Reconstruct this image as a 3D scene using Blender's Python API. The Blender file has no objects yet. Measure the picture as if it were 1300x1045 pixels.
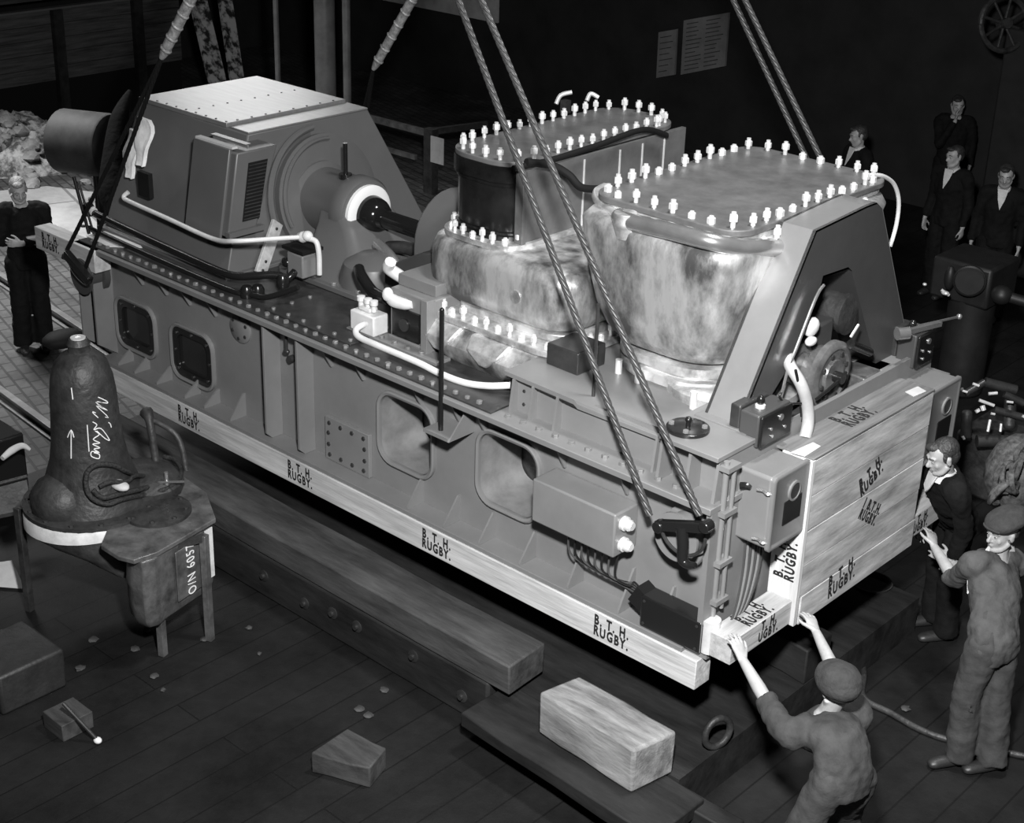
import bpy, bmesh, math, random
from mathutils import Vector as V, Matrix as M, noise
random.seed(7)
PI = math.pi
scn = bpy.context.scene
COL = scn.collection
FZ = -0.75                                   # floor level; z = 0 is the underside of the hanging load

# ------------------------------------------------------------------ camera
FPX, PCX, PCY = 1920.48, 650.0, 477.0
def cd(u, v): return V((u-PCX, -(v-PCY), -FPX))
EX = -cd(-1650, -430).normalized(); EY = cd(2560, -300).normalized(); EZ = EX.cross(EY); EY = EZ.cross(EX)
RW = M((EX, EY, EZ))
CAM = -(RW @ (cd(881, 877)/FPX*8.8))
def ray(u, v): return (RW @ cd(u, v)).normalized()
def pX(u, v, x): r = ray(u, v); return CAM + r*((x-CAM.x)/r.x)
def pY(u, v, y): r = ray(u, v); return CAM + r*((y-CAM.y)/r.y)
def pZ(u, v, z): r = ray(u, v); return CAM + r*((z-CAM.z)/r.z)
def pD(u, v, d): return CAM + RW @ (cd(u, v)/FPX*d)
camd = bpy.data.cameras.new('camera'); cam = bpy.data.objects.new('camera', camd); COL.objects.link(cam)
cam.matrix_world = M.Translation(CAM) @ RW.to_4x4()
camd.sensor_width = 36; camd.lens = FPX/1300*36; camd.shift_y = -45.5/1300
camd.clip_end = 200
scn.camera = cam

# ------------------------------------------------------------------ materials
MATS = {}
def mat(name, v, rough=.5, metal=0., var=0., scale=6., bump=0., bscale=40., stretch=(1,1,1), spec=.5, v2=None, detail=5., contrast=None):
    if name in MATS: return MATS[name]
    m = bpy.data.materials.new(name); m.use_nodes = True; nt = m.node_tree; N = nt.nodes; L = nt.links
    b = N['Principled BSDF']
    b.inputs['Base Color'].default_value = (v, v, v, 1); b.inputs['Roughness'].default_value = rough
    b.inputs['Metallic'].default_value = metal; b.inputs['Specular IOR Level'].default_value = spec
    tc = N.new('ShaderNodeTexCoord'); mp = N.new('ShaderNodeMapping'); L.new(tc.outputs['Object'], mp.inputs[0])
    mp.inputs['Scale'].default_value = stretch
    if var > 0 or v2 is not None:
        n = N.new('ShaderNodeTexNoise'); n.inputs['Scale'].default_value = scale; n.inputs['Detail'].default_value = detail
        n.inputs['Roughness'].default_value = .65
        L.new(mp.outputs[0], n.inputs['Vector'])
        r = N.new('ShaderNodeValToRGB'); L.new(n.outputs[0], r.inputs[0])
        lo, hi = (v*(1-var), v*(1+var)) if v2 is None else (v, v2)
        c0, c1 = contrast or (.3, .7)
        r.color_ramp.elements[0].position = c0; r.color_ramp.elements[1].position = c1
        r.color_ramp.elements[0].color = (lo, lo, lo, 1); r.color_ramp.elements[1].color = (hi, hi, hi, 1)
        L.new(r.outputs[0], b.inputs['Base Color'])
    if bump > 0:
        n2 = N.new('ShaderNodeTexNoise'); n2.inputs['Scale'].default_value = bscale; n2.inputs['Detail'].default_value = 6
        L.new(mp.outputs[0], n2.inputs['Vector'])
        bp = N.new('ShaderNodeBump'); bp.inputs['Strength'].default_value = bump; bp.inputs['Distance'].default_value = .02
        L.new(n2.outputs[0], bp.inputs['Height']); L.new(bp.outputs[0], b.inputs['Normal'])
    MATS[name] = m
    return m
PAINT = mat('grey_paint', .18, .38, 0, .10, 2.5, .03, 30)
PAINTD = mat('dark_or_shaded_grey_paint', .055, .40, 0, .12, 2.5, .03, 30)  # dark grey parts; on the A-frame front plate it is painted-in shade
DECK = mat('oily_deck_plate', .035, .32, 0, .5, 5, .06, 25)
GEN = mat('generator_paint', .105, .38, 0, .08, 2, .02, 25)
LID = mat('brushed_lid', .26, .36, .4, .12, 3, .02, 60, (1, 8, 1))
LAG = mat('aluminium_lagging', .16, .46, .75, 0, 2.3, .2, 16, (1.3, 1.3, .55), v2=.80, detail=10, contrast=(.42, .60))
LAG2 = mat('aluminium_casing', .34, .40, .7, 0, 5, .25, 18, v2=.92, detail=8, contrast=(.35, .6))
COVER = mat('cover_plate_metal', .13, .48, .2, .35, 5, .06, 30, v2=None)
STEEL = mat('bright_steel', .80, .34, .35, .12, 12)
PIPEW = mat('white_pipe', .66, .32, 0, .12, 8)
PIPEM = mat('polished_pipe', .5, .25, .8, .15, 8)
BLACK = mat('black_gloss', .012, .22)
BLACKM = mat('black_matt', .010, .7, spec=.15)
DARKST = mat('dark_steel', .06, .35, .5, .3, 10)
BOLTD = mat('deck_bolt', .22, .35, .3, .3, 20)
WIRE = mat('wire_rope', .045, .42, .0, .5, 50, spec=.5)
WIREF = mat('oily_wire_rope', .008, .6, .0, .3, 60, spec=.2)
def wood(name, a, b_, axis=0, rough=.65, contrast=(.32, .68), bump=.25, st0=14, sc=1.6):
    st = [st0]*3; st[axis] = 1.0
    return mat(name, a, rough, 0, 0, sc, bump, 3.0, tuple(st), spec=.25, v2=b_, detail=9, contrast=contrast)
W_SKID = wood('pale_skid_timber', .34, .62, 0)
W_SKIDY = wood('pale_cross_timber', .30, .52, 1)
W_CRATE = wood('crate_board', .22, .62, 1, contrast=(.3, .7), st0=5, sc=2.2)
W_CRTOP = wood('crate_top_board', .09, .20, 1)
W_END = wood('pale_end_board', .46, .64, 2)
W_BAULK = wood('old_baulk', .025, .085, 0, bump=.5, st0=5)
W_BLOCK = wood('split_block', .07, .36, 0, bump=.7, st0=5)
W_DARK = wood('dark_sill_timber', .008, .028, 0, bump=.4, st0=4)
W_WALL = wood('weathered_boarding', .03, .10, 1, bump=.4)
PAPER = mat('paper', .5, .8, 0, .12, 9)
INK = mat('stencil_ink', .012, .7)
CHALK = mat('chalk', .85, .9)
SKIN = mat('skin', .36, .48, 0, .10, 22)
HAIR = mat('hair', .03, .5, 0, .5, 60, .4, 90)
HAIRL = mat('fair_hair', .22, .5, 0, .4, 60, .4, 90)
CLOTH = mat('dark_cloth', .006, .85, 0, .3, 12, .35, 22, spec=.2)
CLOTHD = mat('work_cloth', .042, .88, 0, .35, 7, .5, 18)
CLOTHJ = mat('jacket_cloth', .06, .88, 0, .3, 9, .6, 16)
CLOTHM = mat('woollen_cap_cloth', .032, .9, 0, .3, 20, .3, 60)
SHIRT = mat('pale_shirt', .62, .8, 0, .15, 14, .3, 20)
BOOT = mat('boot_leather', .025, .45, 0, .3, 14)
CAST = mat('cast_housing', .032, .5, 0, .6, 7, .35, 26)
CASTL = mat('machined_casting', .13, .30, .3, .6, 6, .2, 22)
RUB = mat('rubble_stone', .22, .85, 0, .5, 5, .8, 18)
def fr(name, a, b_, brick):
    """floors: cobbles / planks with dirt, procedural"""
    m = bpy.data.materials.new(name); m.use_nodes = True; nt = m.node_tree; N = nt.nodes; L = nt.links
    b = N['Principled BSDF']; tc = N.new('ShaderNodeTexCoord'); mp = N.new('ShaderNodeMapping'); L.new(tc.outputs['Object'], mp.inputs[0])
    br = N.new('ShaderNodeTexBrick'); L.new(mp.outputs[0], br.inputs[0])
    for k, val in brick.items():
        if k != 'rot': br.inputs[k].default_value = val
    mp.inputs['Rotation'].default_value = (0, 0, brick.get('rot', 0))
    n = N.new('ShaderNodeTexNoise'); n.inputs['Scale'].default_value = 1.7; n.inputs['Detail'].default_value = 10; n.inputs['Roughness'].default_value = .7
    L.new(tc.outputs['Object'], n.inputs['Vector'])
    r = N.new('ShaderNodeValToRGB'); L.new(n.outputs[0], r.inputs[0])
    r.color_ramp.elements[0].position = .3; r.color_ramp.elements[1].position = .72
    r.color_ramp.elements[0].color = (a, a, a, 1); r.color_ramp.elements[1].color = (b_, b_, b_, 1)
    mx = N.new('ShaderNodeMix'); mx.data_type = 'RGBA'; mx.blend_type = 'MULTIPLY'; mx.inputs[0].default_value = .8
    L.new(r.outputs[0], mx.inputs[6]); L.new(br.outputs[0], mx.inputs[7]); L.new(mx.outputs[2], b.inputs['Base Color'])
    bp = N.new('ShaderNodeBump'); bp.inputs['Strength'].default_value = .6; bp.inputs['Distance'].default_value = .02
    ad = N.new('ShaderNodeMath'); ad.operation = 'MULTIPLY_ADD'; ad.inputs[1].default_value = -1.0
    L.new(br.outputs[1], ad.inputs[0]); L.new(n.outputs[0], ad.inputs[2]); L.new(ad.outputs[0], bp.inputs['Height'])
    L.new(bp.outputs[0], b.inputs['Normal']); b.inputs['Roughness'].default_value = .62; b.inputs['Specular IOR Level'].default_value = .3
    return m
g1 = (.9, .9, .9, 1); g2 = (.55, .55, .55, 1); g0 = (.12, .12, .12, 1)
F_PLANK = fr('oily_floor_boards', .003, .019, {'Color1': g1, 'Color2': (.7,.7,.7,1), 'Mortar': g0, 'Scale': 1.0, 'Brick Width': 3.2, 'Row Height': .24, 'Mortar Size': .006, 'rot': PI/2})
F_COB = fr('quay_setts', .03, .13, {'Color1': g1, 'Color2': g2, 'Mortar': g0, 'Scale': 1.0, 'Brick Width': .22, 'Row Height': .12, 'Mortar Size': .012, 'rot': .25})
F_SLAB = fr('worn_paving', .22, .45, {'Color1': g1, 'Color2': (.8,.8,.8,1), 'Mortar': (.3,.3,.3,1), 'Scale': 1.0, 'Brick Width': 1.9, 'Row Height': 1.1, 'Mortar Size': .02, 'rot': .3})

# ------------------------------------------------------------------ mesh helpers
def bm_(): return bmesh.new()
def fin(bm, name, sm=40):
    bmesh.ops.recalc_face_normals(bm, faces=bm.faces[:])
    me = bpy.data.meshes.new(name); bm.to_mesh(me); bm.free()
    if sm: me.shade_smooth(); me.set_sharp_from_angle(angle=math.radians(sm))
    return me
def box(bm, a, b, rot=None, piv=None):
    x0, y0, z0 = a; x1, y1, z1 = b
    vs = [bm.verts.new(p) for p in ((x0,y0,z0),(x1,y0,z0),(x1,y1,z0),(x0,y1,z0),(x0,y0,z1),(x1,y0,z1),(x1,y1,z1),(x0,y1,z1))]
    for f in ((0,3,2,1),(4,5,6,7),(0,1,5,4),(1,2,6,5),(2,3,7,6),(3,0,4,7)): bm.faces.new([vs[i] for i in f])
    if rot is not None:
        c = V(piv) if piv is not None else (V(a)+V(b))/2
        for v in vs: v.co = rot @ (v.co-c) + c
    return vs
def obox(bm, p, q, w, h, up=V((0, 0, 1))):
    """bar from p to q, w wide sideways, h high"""
    p, q = V(p), V(q); d = (q-p).normalized(); s = d.cross(V(up)).normalized(); u = s.cross(d)
    vs = []
    for c in (p, q):
        for a, b in ((-1,-1),(1,-1),(1,1),(-1,1)): vs.append(bm.verts.new(c + s*a*w/2 + u*b*h/2))
    for f in ((0,1,2,3),(7,6,5,4),(0,4,5,1),(1,5,6,2),(2,6,7,3),(3,7,4,0)): bm.faces.new([vs[i] for i in f])
def loft(bm, rings, caps=True, closed=True):
    R = [[bm.verts.new(p) for p in r] for r in rings]; n = len(R[0])
    for a, b in zip(R, R[1:]):
        for i in range(n if closed else n-1): bm.faces.new((a[i], a[(i+1) % n], b[(i+1) % n], b[i]))
    if caps: bm.faces.new(R[0][::-1]); bm.faces.new(R[-1])
    return R
def prism(bm, pts, off):
    """extrude polygon pts by vector off"""
    loft(bm, [[V(p) for p in pts], [V(p)+V(off) for p in pts]])
def frame_of(d, up=None):
    d = V(d).normalized(); u = V(up) if up is not None else (V((0,0,1)) if abs(d.z) < .9 else V((1,0,0)))
    s = d.cross(u).normalized(); return s, s.cross(d)
def cyl(bm, p, q, r, r2=None, n=20, caps=True):
    p, q = V(p), V(q); r2 = r if r2 is None else r2; s, u = frame_of(q-p)
    loft(bm, [[c + (s*math.cos(2*PI*i/n) + u*math.sin(2*PI*i/n))*rr for i in range(n)] for c, rr in ((p, r), (q, r2))], caps)
def lathe(bm, base, axis, prof, n=32):
    """prof: (radius, distance) pairs along axis"""
    base = V(base); a = V(axis).normalized(); s, u = frame_of(a)
    loft(bm, [[base + a*h + (s*math.cos(2*PI*i/n) + u*math.sin(2*PI*i/n))*max(r, 1e-4) for i in range(n)] for r, h in prof])
def smooth_path(P, k=6):
    P = [V(p) for p in P]; out = []
    for i in range(len(P)-1):
        p0, p1, p2, p3 = P[max(i-1,0)], P[i], P[i+1], P[min(i+2,len(P)-1)]
        for j in range(k):
            t = j/k
            out.append(.5*((2*p1)+(p2-p0)*t+(2*p0-5*p1+4*p2-p3)*t*t+(3*p1-p0-3*p2+p3)*t**3))
    return out+[P[-1]]
def tube(bm, P, r, n=10, k=6, caps=True, ry=None, side=None):
    """tube through P; r scalar or list; ry second radius (up axis), side = fixed side vector"""
    m = len(P); rs = r if isinstance(r, (list, tuple)) else [r]*m
    ry = rs if ry is None else (ry if isinstance(ry, (list, tuple)) else [ry]*m)
    if k > 1:
        Q = smooth_path(P, k); f = lambda L_, i: (lambda a, t: L_[a]*(1-t)+L_[min(a+1, m-1)]*t)(min(i//k, m-1), (i % k)/k)
    else: Q = [V(p) for p in P]; f = lambda L_, i: L_[i]
    rings = []; pu = None
    for i, c in enumerate(Q):
        d = (Q[min(i+1, len(Q)-1)]-Q[max(i-1, 0)]).normalized()
        if side is not None: u = V(side).cross(d); u = u.normalized() if u.length > .1 else frame_of(d)[1]; s = d.cross(u)
        elif pu is None: s, u = frame_of(d)
        else: u = (pu - d*pu.dot(d)).normalized(); s = d.cross(u)
        pu = u; a, b = f(rs, i), f(ry, i)
        rings.append([c + s*math.cos(2*PI*j/n)*a + u*math.sin(2*PI*j/n)*b for j in range(n)])
    loft(bm, rings, caps)
def ell(bm, c, r, R=None, n=14):
    c = V(c); R = R or M.Identity(3)
    rings = []
    for i in range(1, n//2):
        th = PI*i/(n//2)
        rings.append([c + R @ V((r[0]*math.sin(th)*math.cos(2*PI*j/n), r[1]*math.sin(th)*math.sin(2*PI*j/n), r[2]*math.cos(th))) for j in range(n)])
    RR = loft(bm, rings, False)
    t = bm.verts.new(c + R @ V((0,0,r[2]))); b = bm.verts.new(c + R @ V((0,0,-r[2])))
    for j in range(n):
        bm.faces.new((t, RR[0][j], RR[0][(j+1) % n])); bm.faces.new((b, RR[-1][(j+1) % n], RR[-1][j]))
def rr(x0, x1, y0, y1, z, r, n=6):
    """rounded rectangle ring at height z"""
    out = []
    for cx, cy, a0 in ((x1-r, y1-r, 0), (x0+r, y1-r, PI/2), (x0+r, y0+r, PI), (x1-r, y0+r, 1.5*PI)):
        for i in range(n+1):
            a = a0+PI/2*i/n; out.append(V((cx+r*math.cos(a), cy+r*math.sin(a), z)))
    return out
def xz(ring, y): return [V((p.x, y, p.y)) for p in ring]
def yz(ring, x): return [V((x, p.x, p.y)) for p in ring]
def circ(cx, cy, r, n=24): return [V((cx+r*math.cos(2*PI*i/n), cy+r*math.sin(2*PI*i/n), 0)) for i in range(n)]
def holed(bm, outer, holes, off):
    """plate with holes: outer/holes lists of points, thickness vector off"""
    off = V(off); ed = []; loops = []
    for lp in [outer]+holes:
        vs = [bm.verts.new(p) for p in lp]; loops.append(vs)
        ed += [bm.edges.new((vs[i], vs[(i+1) % len(vs)])) for i in range(len(vs))]
    g = bmesh.ops.triangle_fill(bm, edges=ed, use_beauty=True)
    fs = [f for f in g['geom'] if isinstance(f, bmesh.types.BMFace)]
    mp = {}
    for lp in loops:
        for v in lp: mp[v] = bm.verts.new(v.co+off)
    for f in fs: bm.faces.new([mp[v] for v in f.verts][::-1])
    for lp in loops:
        for i in range(len(lp)):
            a, b = lp[i], lp[(i+1) % len(lp)]; bm.faces.new((a, b, mp[b], mp[a]))

# ------------------------------------------------------------------ object helpers
def tag(o, label=None, cat=None, group=None, kind=None):
    if label: o['label'] = label
    if cat: o['category'] = cat
    if group: o['group'] = group
    if kind: o['kind'] = kind
    return o
def thing(name, loc, label, cat, group=None):
    o = bpy.data.objects.new(name, None); COL.objects.link(o); o.location = V(loc); o.empty_display_size = .1
    return tag(o, label, cat, group)
def wloc(o):
    p = V(o.location)
    while o.parent: o = o.parent; p += V(o.location)
    return p
def part(name, bm, m, root, label=None, bevel=0, sm=40, seg=2, kind=None):
    """link bm (built in world coordinates) as ONE mesh object under root"""
    me = fin(bm, name, sm) if not isinstance(bm, bpy.types.Mesh) else bm
    org = wloc(root) if root else V((0,0,0))
    if root: me.transform(M.Translation(-org))
    me.materials.clear(); me.materials.append(m)
    o = bpy.data.objects.new(name, me); COL.objects.link(o); o.parent = root
    if bevel:
        md = o.modifiers.new('bevel', 'BEVEL'); md.width = bevel; md.segments = seg; md.limit_method = 'ANGLE'; md.angle_limit = math.radians(35)
    tag(o, label, kind=kind)
    return o
def single(name, bm, m, label, cat, loc, group=None, bevel=0, sm=40, kind=None):
    me = fin(bm, name, sm) if not isinstance(bm, bpy.types.Mesh) else bm
    me.transform(M.Translation(-V(loc))); me.materials.clear(); me.materials.append(m)
    o = bpy.data.objects.new(name, me); COL.objects.link(o); o.location = V(loc)
    if bevel:
        md = o.modifiers.new('bevel', 'BEVEL'); md.width = bevel; md.segments = 2; md.limit_method = 'ANGLE'
    return tag(o, label, cat, group, kind)
def struct(name, bm, m):
    me = fin(bm, name); me.materials.append(m); o = bpy.data.objects.new(name, me); COL.objects.link(o); o['kind'] = 'structure'; return o
def inst(me, name, root, p, rot=(0,0,0), s=1.):
    o = bpy.data.objects.new(name, me); COL.objects.link(o); o.parent = root; o.location = V(p)-wloc(root); o.rotation_euler = rot; o.scale = (s, s, s); return o
def text_mesh(lines, size, org, xd, yd, th=.0015, spacing=1., bold=.0):
    cu = bpy.data.curves.new('t', 'FONT'); cu.body = '\n'.join(lines); cu.size = size; cu.align_x = 'CENTER'; cu.align_y = 'CENTER'
    cu.space_line = .8; cu.space_character = spacing*1.22; cu.offset = bold; cu.extrude = th; cu.resolution_u = 3
    o = bpy.data.objects.new('t', cu); COL.objects.link(o); bpy.context.view_layer.update()
    me = bpy.data.meshes.new_from_object(o.evaluated_get(bpy.context.evaluated_depsgraph_get()))
    bpy.data.objects.remove(o); bpy.data.curves.remove(cu)
    me.transform(M.Diagonal((.74, 1.08, 1, 1)))
    xd = V(xd).normalized(); yd = V(yd).normalized(); zd = xd.cross(yd)
    me.transform(M.Translation(V(org)) @ M((xd, yd, zd)).transposed().to_4x4()); me.name = 'lettering'
    return me
def letters(root, lines, size, org, xd, yd, m=None, name='stencil_lettering', bold=.004, spacing=1.05):
    return part(name, text_mesh(lines, size, org, xd, yd, .0012, spacing, bold), m or INK, root)

# shared small meshes
def hexnut(r, h, stud=0, sr=None, z0=0, dome=False):
    bm = bm_(); n = 6; sr = sr or r*.55
    loft(bm, [[V((rad*math.cos(2*PI*i/n), rad*math.sin(2*PI*i/n), z)) for i in range(n)] for rad, z in ((r, z0), (r, z0+h*.88), (r*.88, z0+h))])
    if stud: cyl(bm, (0,0,0), (0,0,z0+h+stud), sr, n=8)
    me = fin(bm, 'stud', 30); return me
def mk(me, m): me.materials.append(m); return me
BOLT = mk(hexnut(.020, .018), BOLTD)
BOLTS = mk(hexnut(.016, .010), DARKST)
STUD_A = mk(hexnut(.021, .030, .008, z0=.0), STEEL)
STUD_B = mk(hexnut(.021, .032, .012, sr=.012, z0=.030), STEEL)
STUD_C = mk(hexnut(.021, .030, .016, sr=.013, z0=.018), STEEL)
STUDS = [STUD_A, STUD_B, STUD_C]
def studs(root, pts, name='stud', kinds=(0,1,2,1), s=1.):
    for i, p in enumerate(pts): inst(STUDS[kinds[(i*7) % len(kinds)]], name, root, p, (0, 0, random.random()), s*random.uniform(.92, 1.08))
def along(ring, step):
    """evenly spaced points round a closed ring"""
    out = []; acc = 0; n = len(ring)
    for i in range(n):
        a, b = ring[i], ring[(i+1) % n]; L = (b-a).length
        while acc < L: out.append(a.lerp(b, acc/L)); acc += step
        acc -= L
    return out

# ================================================================== THE SETTING
bm = bm_(); box(bm, (-6.4, -9, FZ-.2), (9, 14, FZ)); struct('floor', bm, F_PLANK)
bm = bm_(); box(bm, (-22, -9, FZ-.2), (-6.4, 14, FZ+.0)); struct('floor_quay', bm, F_COB)
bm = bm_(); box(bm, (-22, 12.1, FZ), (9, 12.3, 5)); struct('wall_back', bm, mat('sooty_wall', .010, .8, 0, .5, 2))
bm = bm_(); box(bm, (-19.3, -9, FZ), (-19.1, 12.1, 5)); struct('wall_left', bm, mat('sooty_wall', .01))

# ================================================================== TIMBERS UNDER THE LOAD
def skid(y0, label):
    bm = bm_(); box(bm, (-6.02, y0, 0), (0, y0+.15, .2))
    o = single('skid_timber', bm, W_SKID, label, 'timber', (-3, y0+.075, 0), bevel=.006)
    return o
sk = skid(0, 'long stencilled pale skid timber bolted under the near side of the machine bed')
for x, z in ((-4.86, .105), (-3.53, .105), (-2.13, .1), (-.63, .105)):
    letters(sk, ['B. T. H.', 'RUGBY.'], .088, (x, -.001, z), (1, 0, 0), (0, 0, 1), bold=.003)
skid(2.6, 'long pale skid timber under the far side of the machine bed')
# timber laid along the bed at the far end
bm = bm_(); box(bm, (-6.85, -.02, 1.0), (-5.98, .13, 1.19)); 
ft = single('packing_timber', bm, W_SKID, 'short stencilled pale timber at the far left corner of the machine bed', 'timber', (-6.4, .05, 1.0), bevel=.006)
letters(ft, ['B. T. H.', 'RUGBY.'], .08, (-6.62, -.021, 1.1), (1, 0, 0), (0, 0, 1), bold=.003)
# cross timber behind the crate
bm = bm_(); box(bm, (.03, .04, .25), (.197, 2.52, .41))
ct = single('cross_timber', bm, W_SKIDY, 'pale cross timber across the near end of the machine, passing behind the crate', 'timber', (.11, 1.28, .25), bevel=.005)
letters(ct, ['B. T. H.', 'RUGBY.'], .085, (.112, .37, .411), (0, 1, 0), (-1, 0, 0), bold=.003)
letters(ct, ['T. H.', 'UGBY.'], .08, (.198, .42, .335), (0, 1, 0), (0, 0, 1), bold=.003)
letters(ct, ['B. T. H.', 'RUGBY.'], .075, (.198, 2.2, .335), (0, 1, 0), (0, 0, 1), bold=.003)

# ================================================================== MACHINE BED
BR = thing('machine_bed', (-3.0, 1.375, .2), 'long grey bolted steel machine bed slung on wire ropes above the timbers', 'machine bed')
# near web with its openings
wins = [(-5.75, .56, .50, .40, .1), (-5.0, .53, .50, .42, .1), (-2.6, .69, .50, .50, .12), (-1.66, .73, .50, .50, .12)]
holes = []
for cx, cz, w, h, r in wins: holes.append(xz(rr(cx-w/2, cx+w/2, cz-h/2, cz+h/2, 0, r), .18))
bm = bm_(); holed(bm, [V(p) for p in ((-6.3,.18,.23),(-.02,.18,.23),(-.02,.18,1.15),(-6.3,.18,1.15))], holes, (0, .02, 0))
part('side_web', bm, PAINT, BR)
bm = bm_(); box(bm, (-6.3, 2.55, .23), (-.02, 2.57, 1.15)); part('side_web', bm, PAINT, BR)
bm = bm_(); box(bm, (-.06, .2, .23), (-.02, 2.55, 1.15)); part('end_web', bm, PAINT, BR)
bm = bm_(); box(bm, (-6.3, .2, .23), (-6.27, 2.55, 1.15)); part('end_web', bm, PAINT, BR)
bm = bm_(); box(bm, (-6.1, .012, .2), (-.12, 2.74, .232)); box(bm, (-.3, .05, .2), (.03, 2.7, .25)); part('bottom_flange', bm, PAINT, BR, bevel=.003)
bm = bm_(); box(bm, (-6.3, 0, 1.15), (0, 2.75, 1.19)); part('top_flange', bm, PAINT, BR, bevel=.004)
# dark plate edge (scalloped packing strip) under the bolts
bm = bm_(); box(bm, (-6.28, .035, 1.19), (-1.70, 2.72, 1.202)); part('deck_plate', bm, DECK, BR, 'dark oily deck plate', bevel=.002)
for x, wd, z in ((-3.78, .62, 1.202),):
    bm = bm_(); prism(bm, [V(p) for p in ((-4.02,.12,z),(-3.1,.12,z),(-3.1,.62,z),(-4.02,.62,z))], (0,0,.014)); o = part('access_plate', bm, DARKST, BR, bevel=.003)
    for i in range(6): inst(BOLT, 'bolt', BR, (-3.97+i*.165, .165, z+.014), s=.8)
    for i in range(1, 3): inst(BOLT, 'bolt', BR, (-3.97, .165+i*.17, z+.014), s=.8); inst(BOLT, 'bolt', BR, (-3.15, .165+i*.17, z+.014), s=.8)
# window frames and ducts seen through the openings
for i, (cx, cz, w, h, r) in enumerate(wins):
    bm = bm_(); rg = lambda d, y, rr_: xz(rr(cx-w/2-d, cx+w/2+d, cz-h/2-d, cz+h/2+d, 0, rr_), y)
    loft(bm, [rg(.03, .181, r+.03), rg(.03, .155, r+.03), rg(.018, .148, r+.018), rg(.0, .155, r), rg(0, .20, r)], caps=False)
    wf = part('window_rim', bm, PAINT, BR)
    if i < 2:
        bm = bm_(); holed(bm, rg(-.0, .165, r), [xz(rr(cx-w/2+.06, cx+w/2-.06, cz-h/2+.06, cz+h/2-.06, 0, r*.7), .165)], (0, .02, 0))
        part('cover_ring', bm, BLACK, wf, 'black cover ring')
        bm = bm_(); prism(bm, xz(rr(cx-w/2+.055, cx+w/2-.055, cz-h/2+.055, cz+h/2-.055, 0, r*.7), .19), (0, .01, 0)); part('inspection_cover', bm, mat('dark_glass', .02, .12), wf, 'dark inspection cover')
        for bx, bz in ((-.19,-.15),(.19,-.15),(-.19,.15),(.19,.15),(0,-.175),(0,.175),(-.22,0),(.22,0)): 
            inst(BOLTS, 'bolt', wf, (cx+bx, .163, cz+bz), (PI/2, 0, 0), .8)
    else:
        bm = bm_(); loft(bm, [rg(-.004, .175, r-.004), rg(-.02, .36, r), rg(-.05, .52, r)], caps=False)
        part('opening_sleeve', bm, mat('primer_metal', .22, .4, .2, .25, 6), wf, 'pale curved sleeve inside the opening', sm=60)
        bm = bm_(); prism(bm, rg(.02, .53, r), (0, .02, 0)); part('sleeve_back', bm, CAST, wf)
# stiffeners and gussets
for x in (-3.95, -3.58):
    bm = bm_(); prism(bm, [V(p) for p in ((x,.18,1.15),(x,.03,1.15),(x,.03,.28),(x,.08,.233),(x,.18,.233))], (.022, 0, 0)); part('stiffener', bm, PAINT, BR, bevel=.002)
for x in (-6.08, -6.29):
    bm = bm_(); prism(bm, [V(p) for p in ((x,.18,1.15),(x,.0,1.15),(x,.0,.36),(x,.18,.233))], (.022, 0, 0)); part('stiffener', bm, PAINT, BR, bevel=.002)
def gusset(x, top, m=PAINT, w=.15, h=.2, y=.18):
    bm = bm_()
    if top: pts = ((x,y,1.15),(x,y-w*.75,1.15),(x,y-w*.72,1.13),(x,y-.02,1.15-h),(x,y,1.15-h))
    else: pts = ((x,y,.233),(x,y-w,.233),(x,y-w,.25),(x,y-.02,.233+h),(x,y,.233+h))
    prism(bm, [V(p) for p in pts], (.014, 0, 0)); part('gusset', bm, m, BR)
for x in (-5.85, -5.62, -5.32, -4.95, -4.7, -4.38, -2.45, -2.1, -1.78, -1.42, -1.02, -.62, -.32): gusset(x, False, h=.12 if x < -4.5 else (.19 if x < -1.1 else .26))
for x in (-5.62, -5.3, -5.0, -4.68, -3.36, -3.03, -2.46, -2.1, -1.87, -1.2, -.71): gusset(x, True, h=.19)
# bolted plates on the web
bm = bm_(); box(bm, (-3.41, .145, .235), (-2.95, .18, .57)); bp_ = part('blanking_plate', bm, PAINT, BR, bevel=.003)
for i in range(4):
    for z in (.28, .53): inst(BOLTS, 'bolt', bp_, (-3.36+i*.12, .145, z), (PI/2, 0, 0), 1)
for z in (.36, .45):
    for x in (-3.37, -2.99): inst(BOLTS, 'bolt', bp_, (x, .145, z), (PI/2, 0, 0), 1)
bm = bm_(); lathe(bm, (-4.38, .18, .95), (0,-1,0), [(.12,0),(.12,.012),(.11,.02),(.0,.02)]); rc = part('round_cover', bm, PAINT, BR)
for i in range(6): inst(BOLTS, 'bolt', rc, (-4.38+.085*math.cos(i*PI/3+.4), .162, .95+.085*math.sin(i*PI/3+.4)), (PI/2,0,0), .9)
bm = bm_(); tube(bm, [(-3.76,.1,1.14),(-3.76,.1,.98)], .012, k=1); ell(bm, (-3.76,.1,.97), (.03,.02,.02)); tube(bm, [(-3.76,.16,.9),(-3.76,.12,.9)], .028, k=1); part('drain_pipe', bm, DARKST, BR)
# deck edge bolts
k = 0
for i in range(44):
    x = -6.15+i*.105
    if x < -1.78: inst(BOLT, 'bolt', BR, (x, .085, 1.202), (0,0,random.random()), random.uniform(.85,1.1)); k += 1
for i in range(11): inst(BOLT, 'bolt', BR, (-1.6+i*.13, .085, 1.19), (0,0,random.random()), 1.15)
for i in range(16):
    x = -5.3+i*.3; inst(BOLT, 'bolt', BR, (x, .12, 1.15), (PI,0,0), .8)
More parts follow.
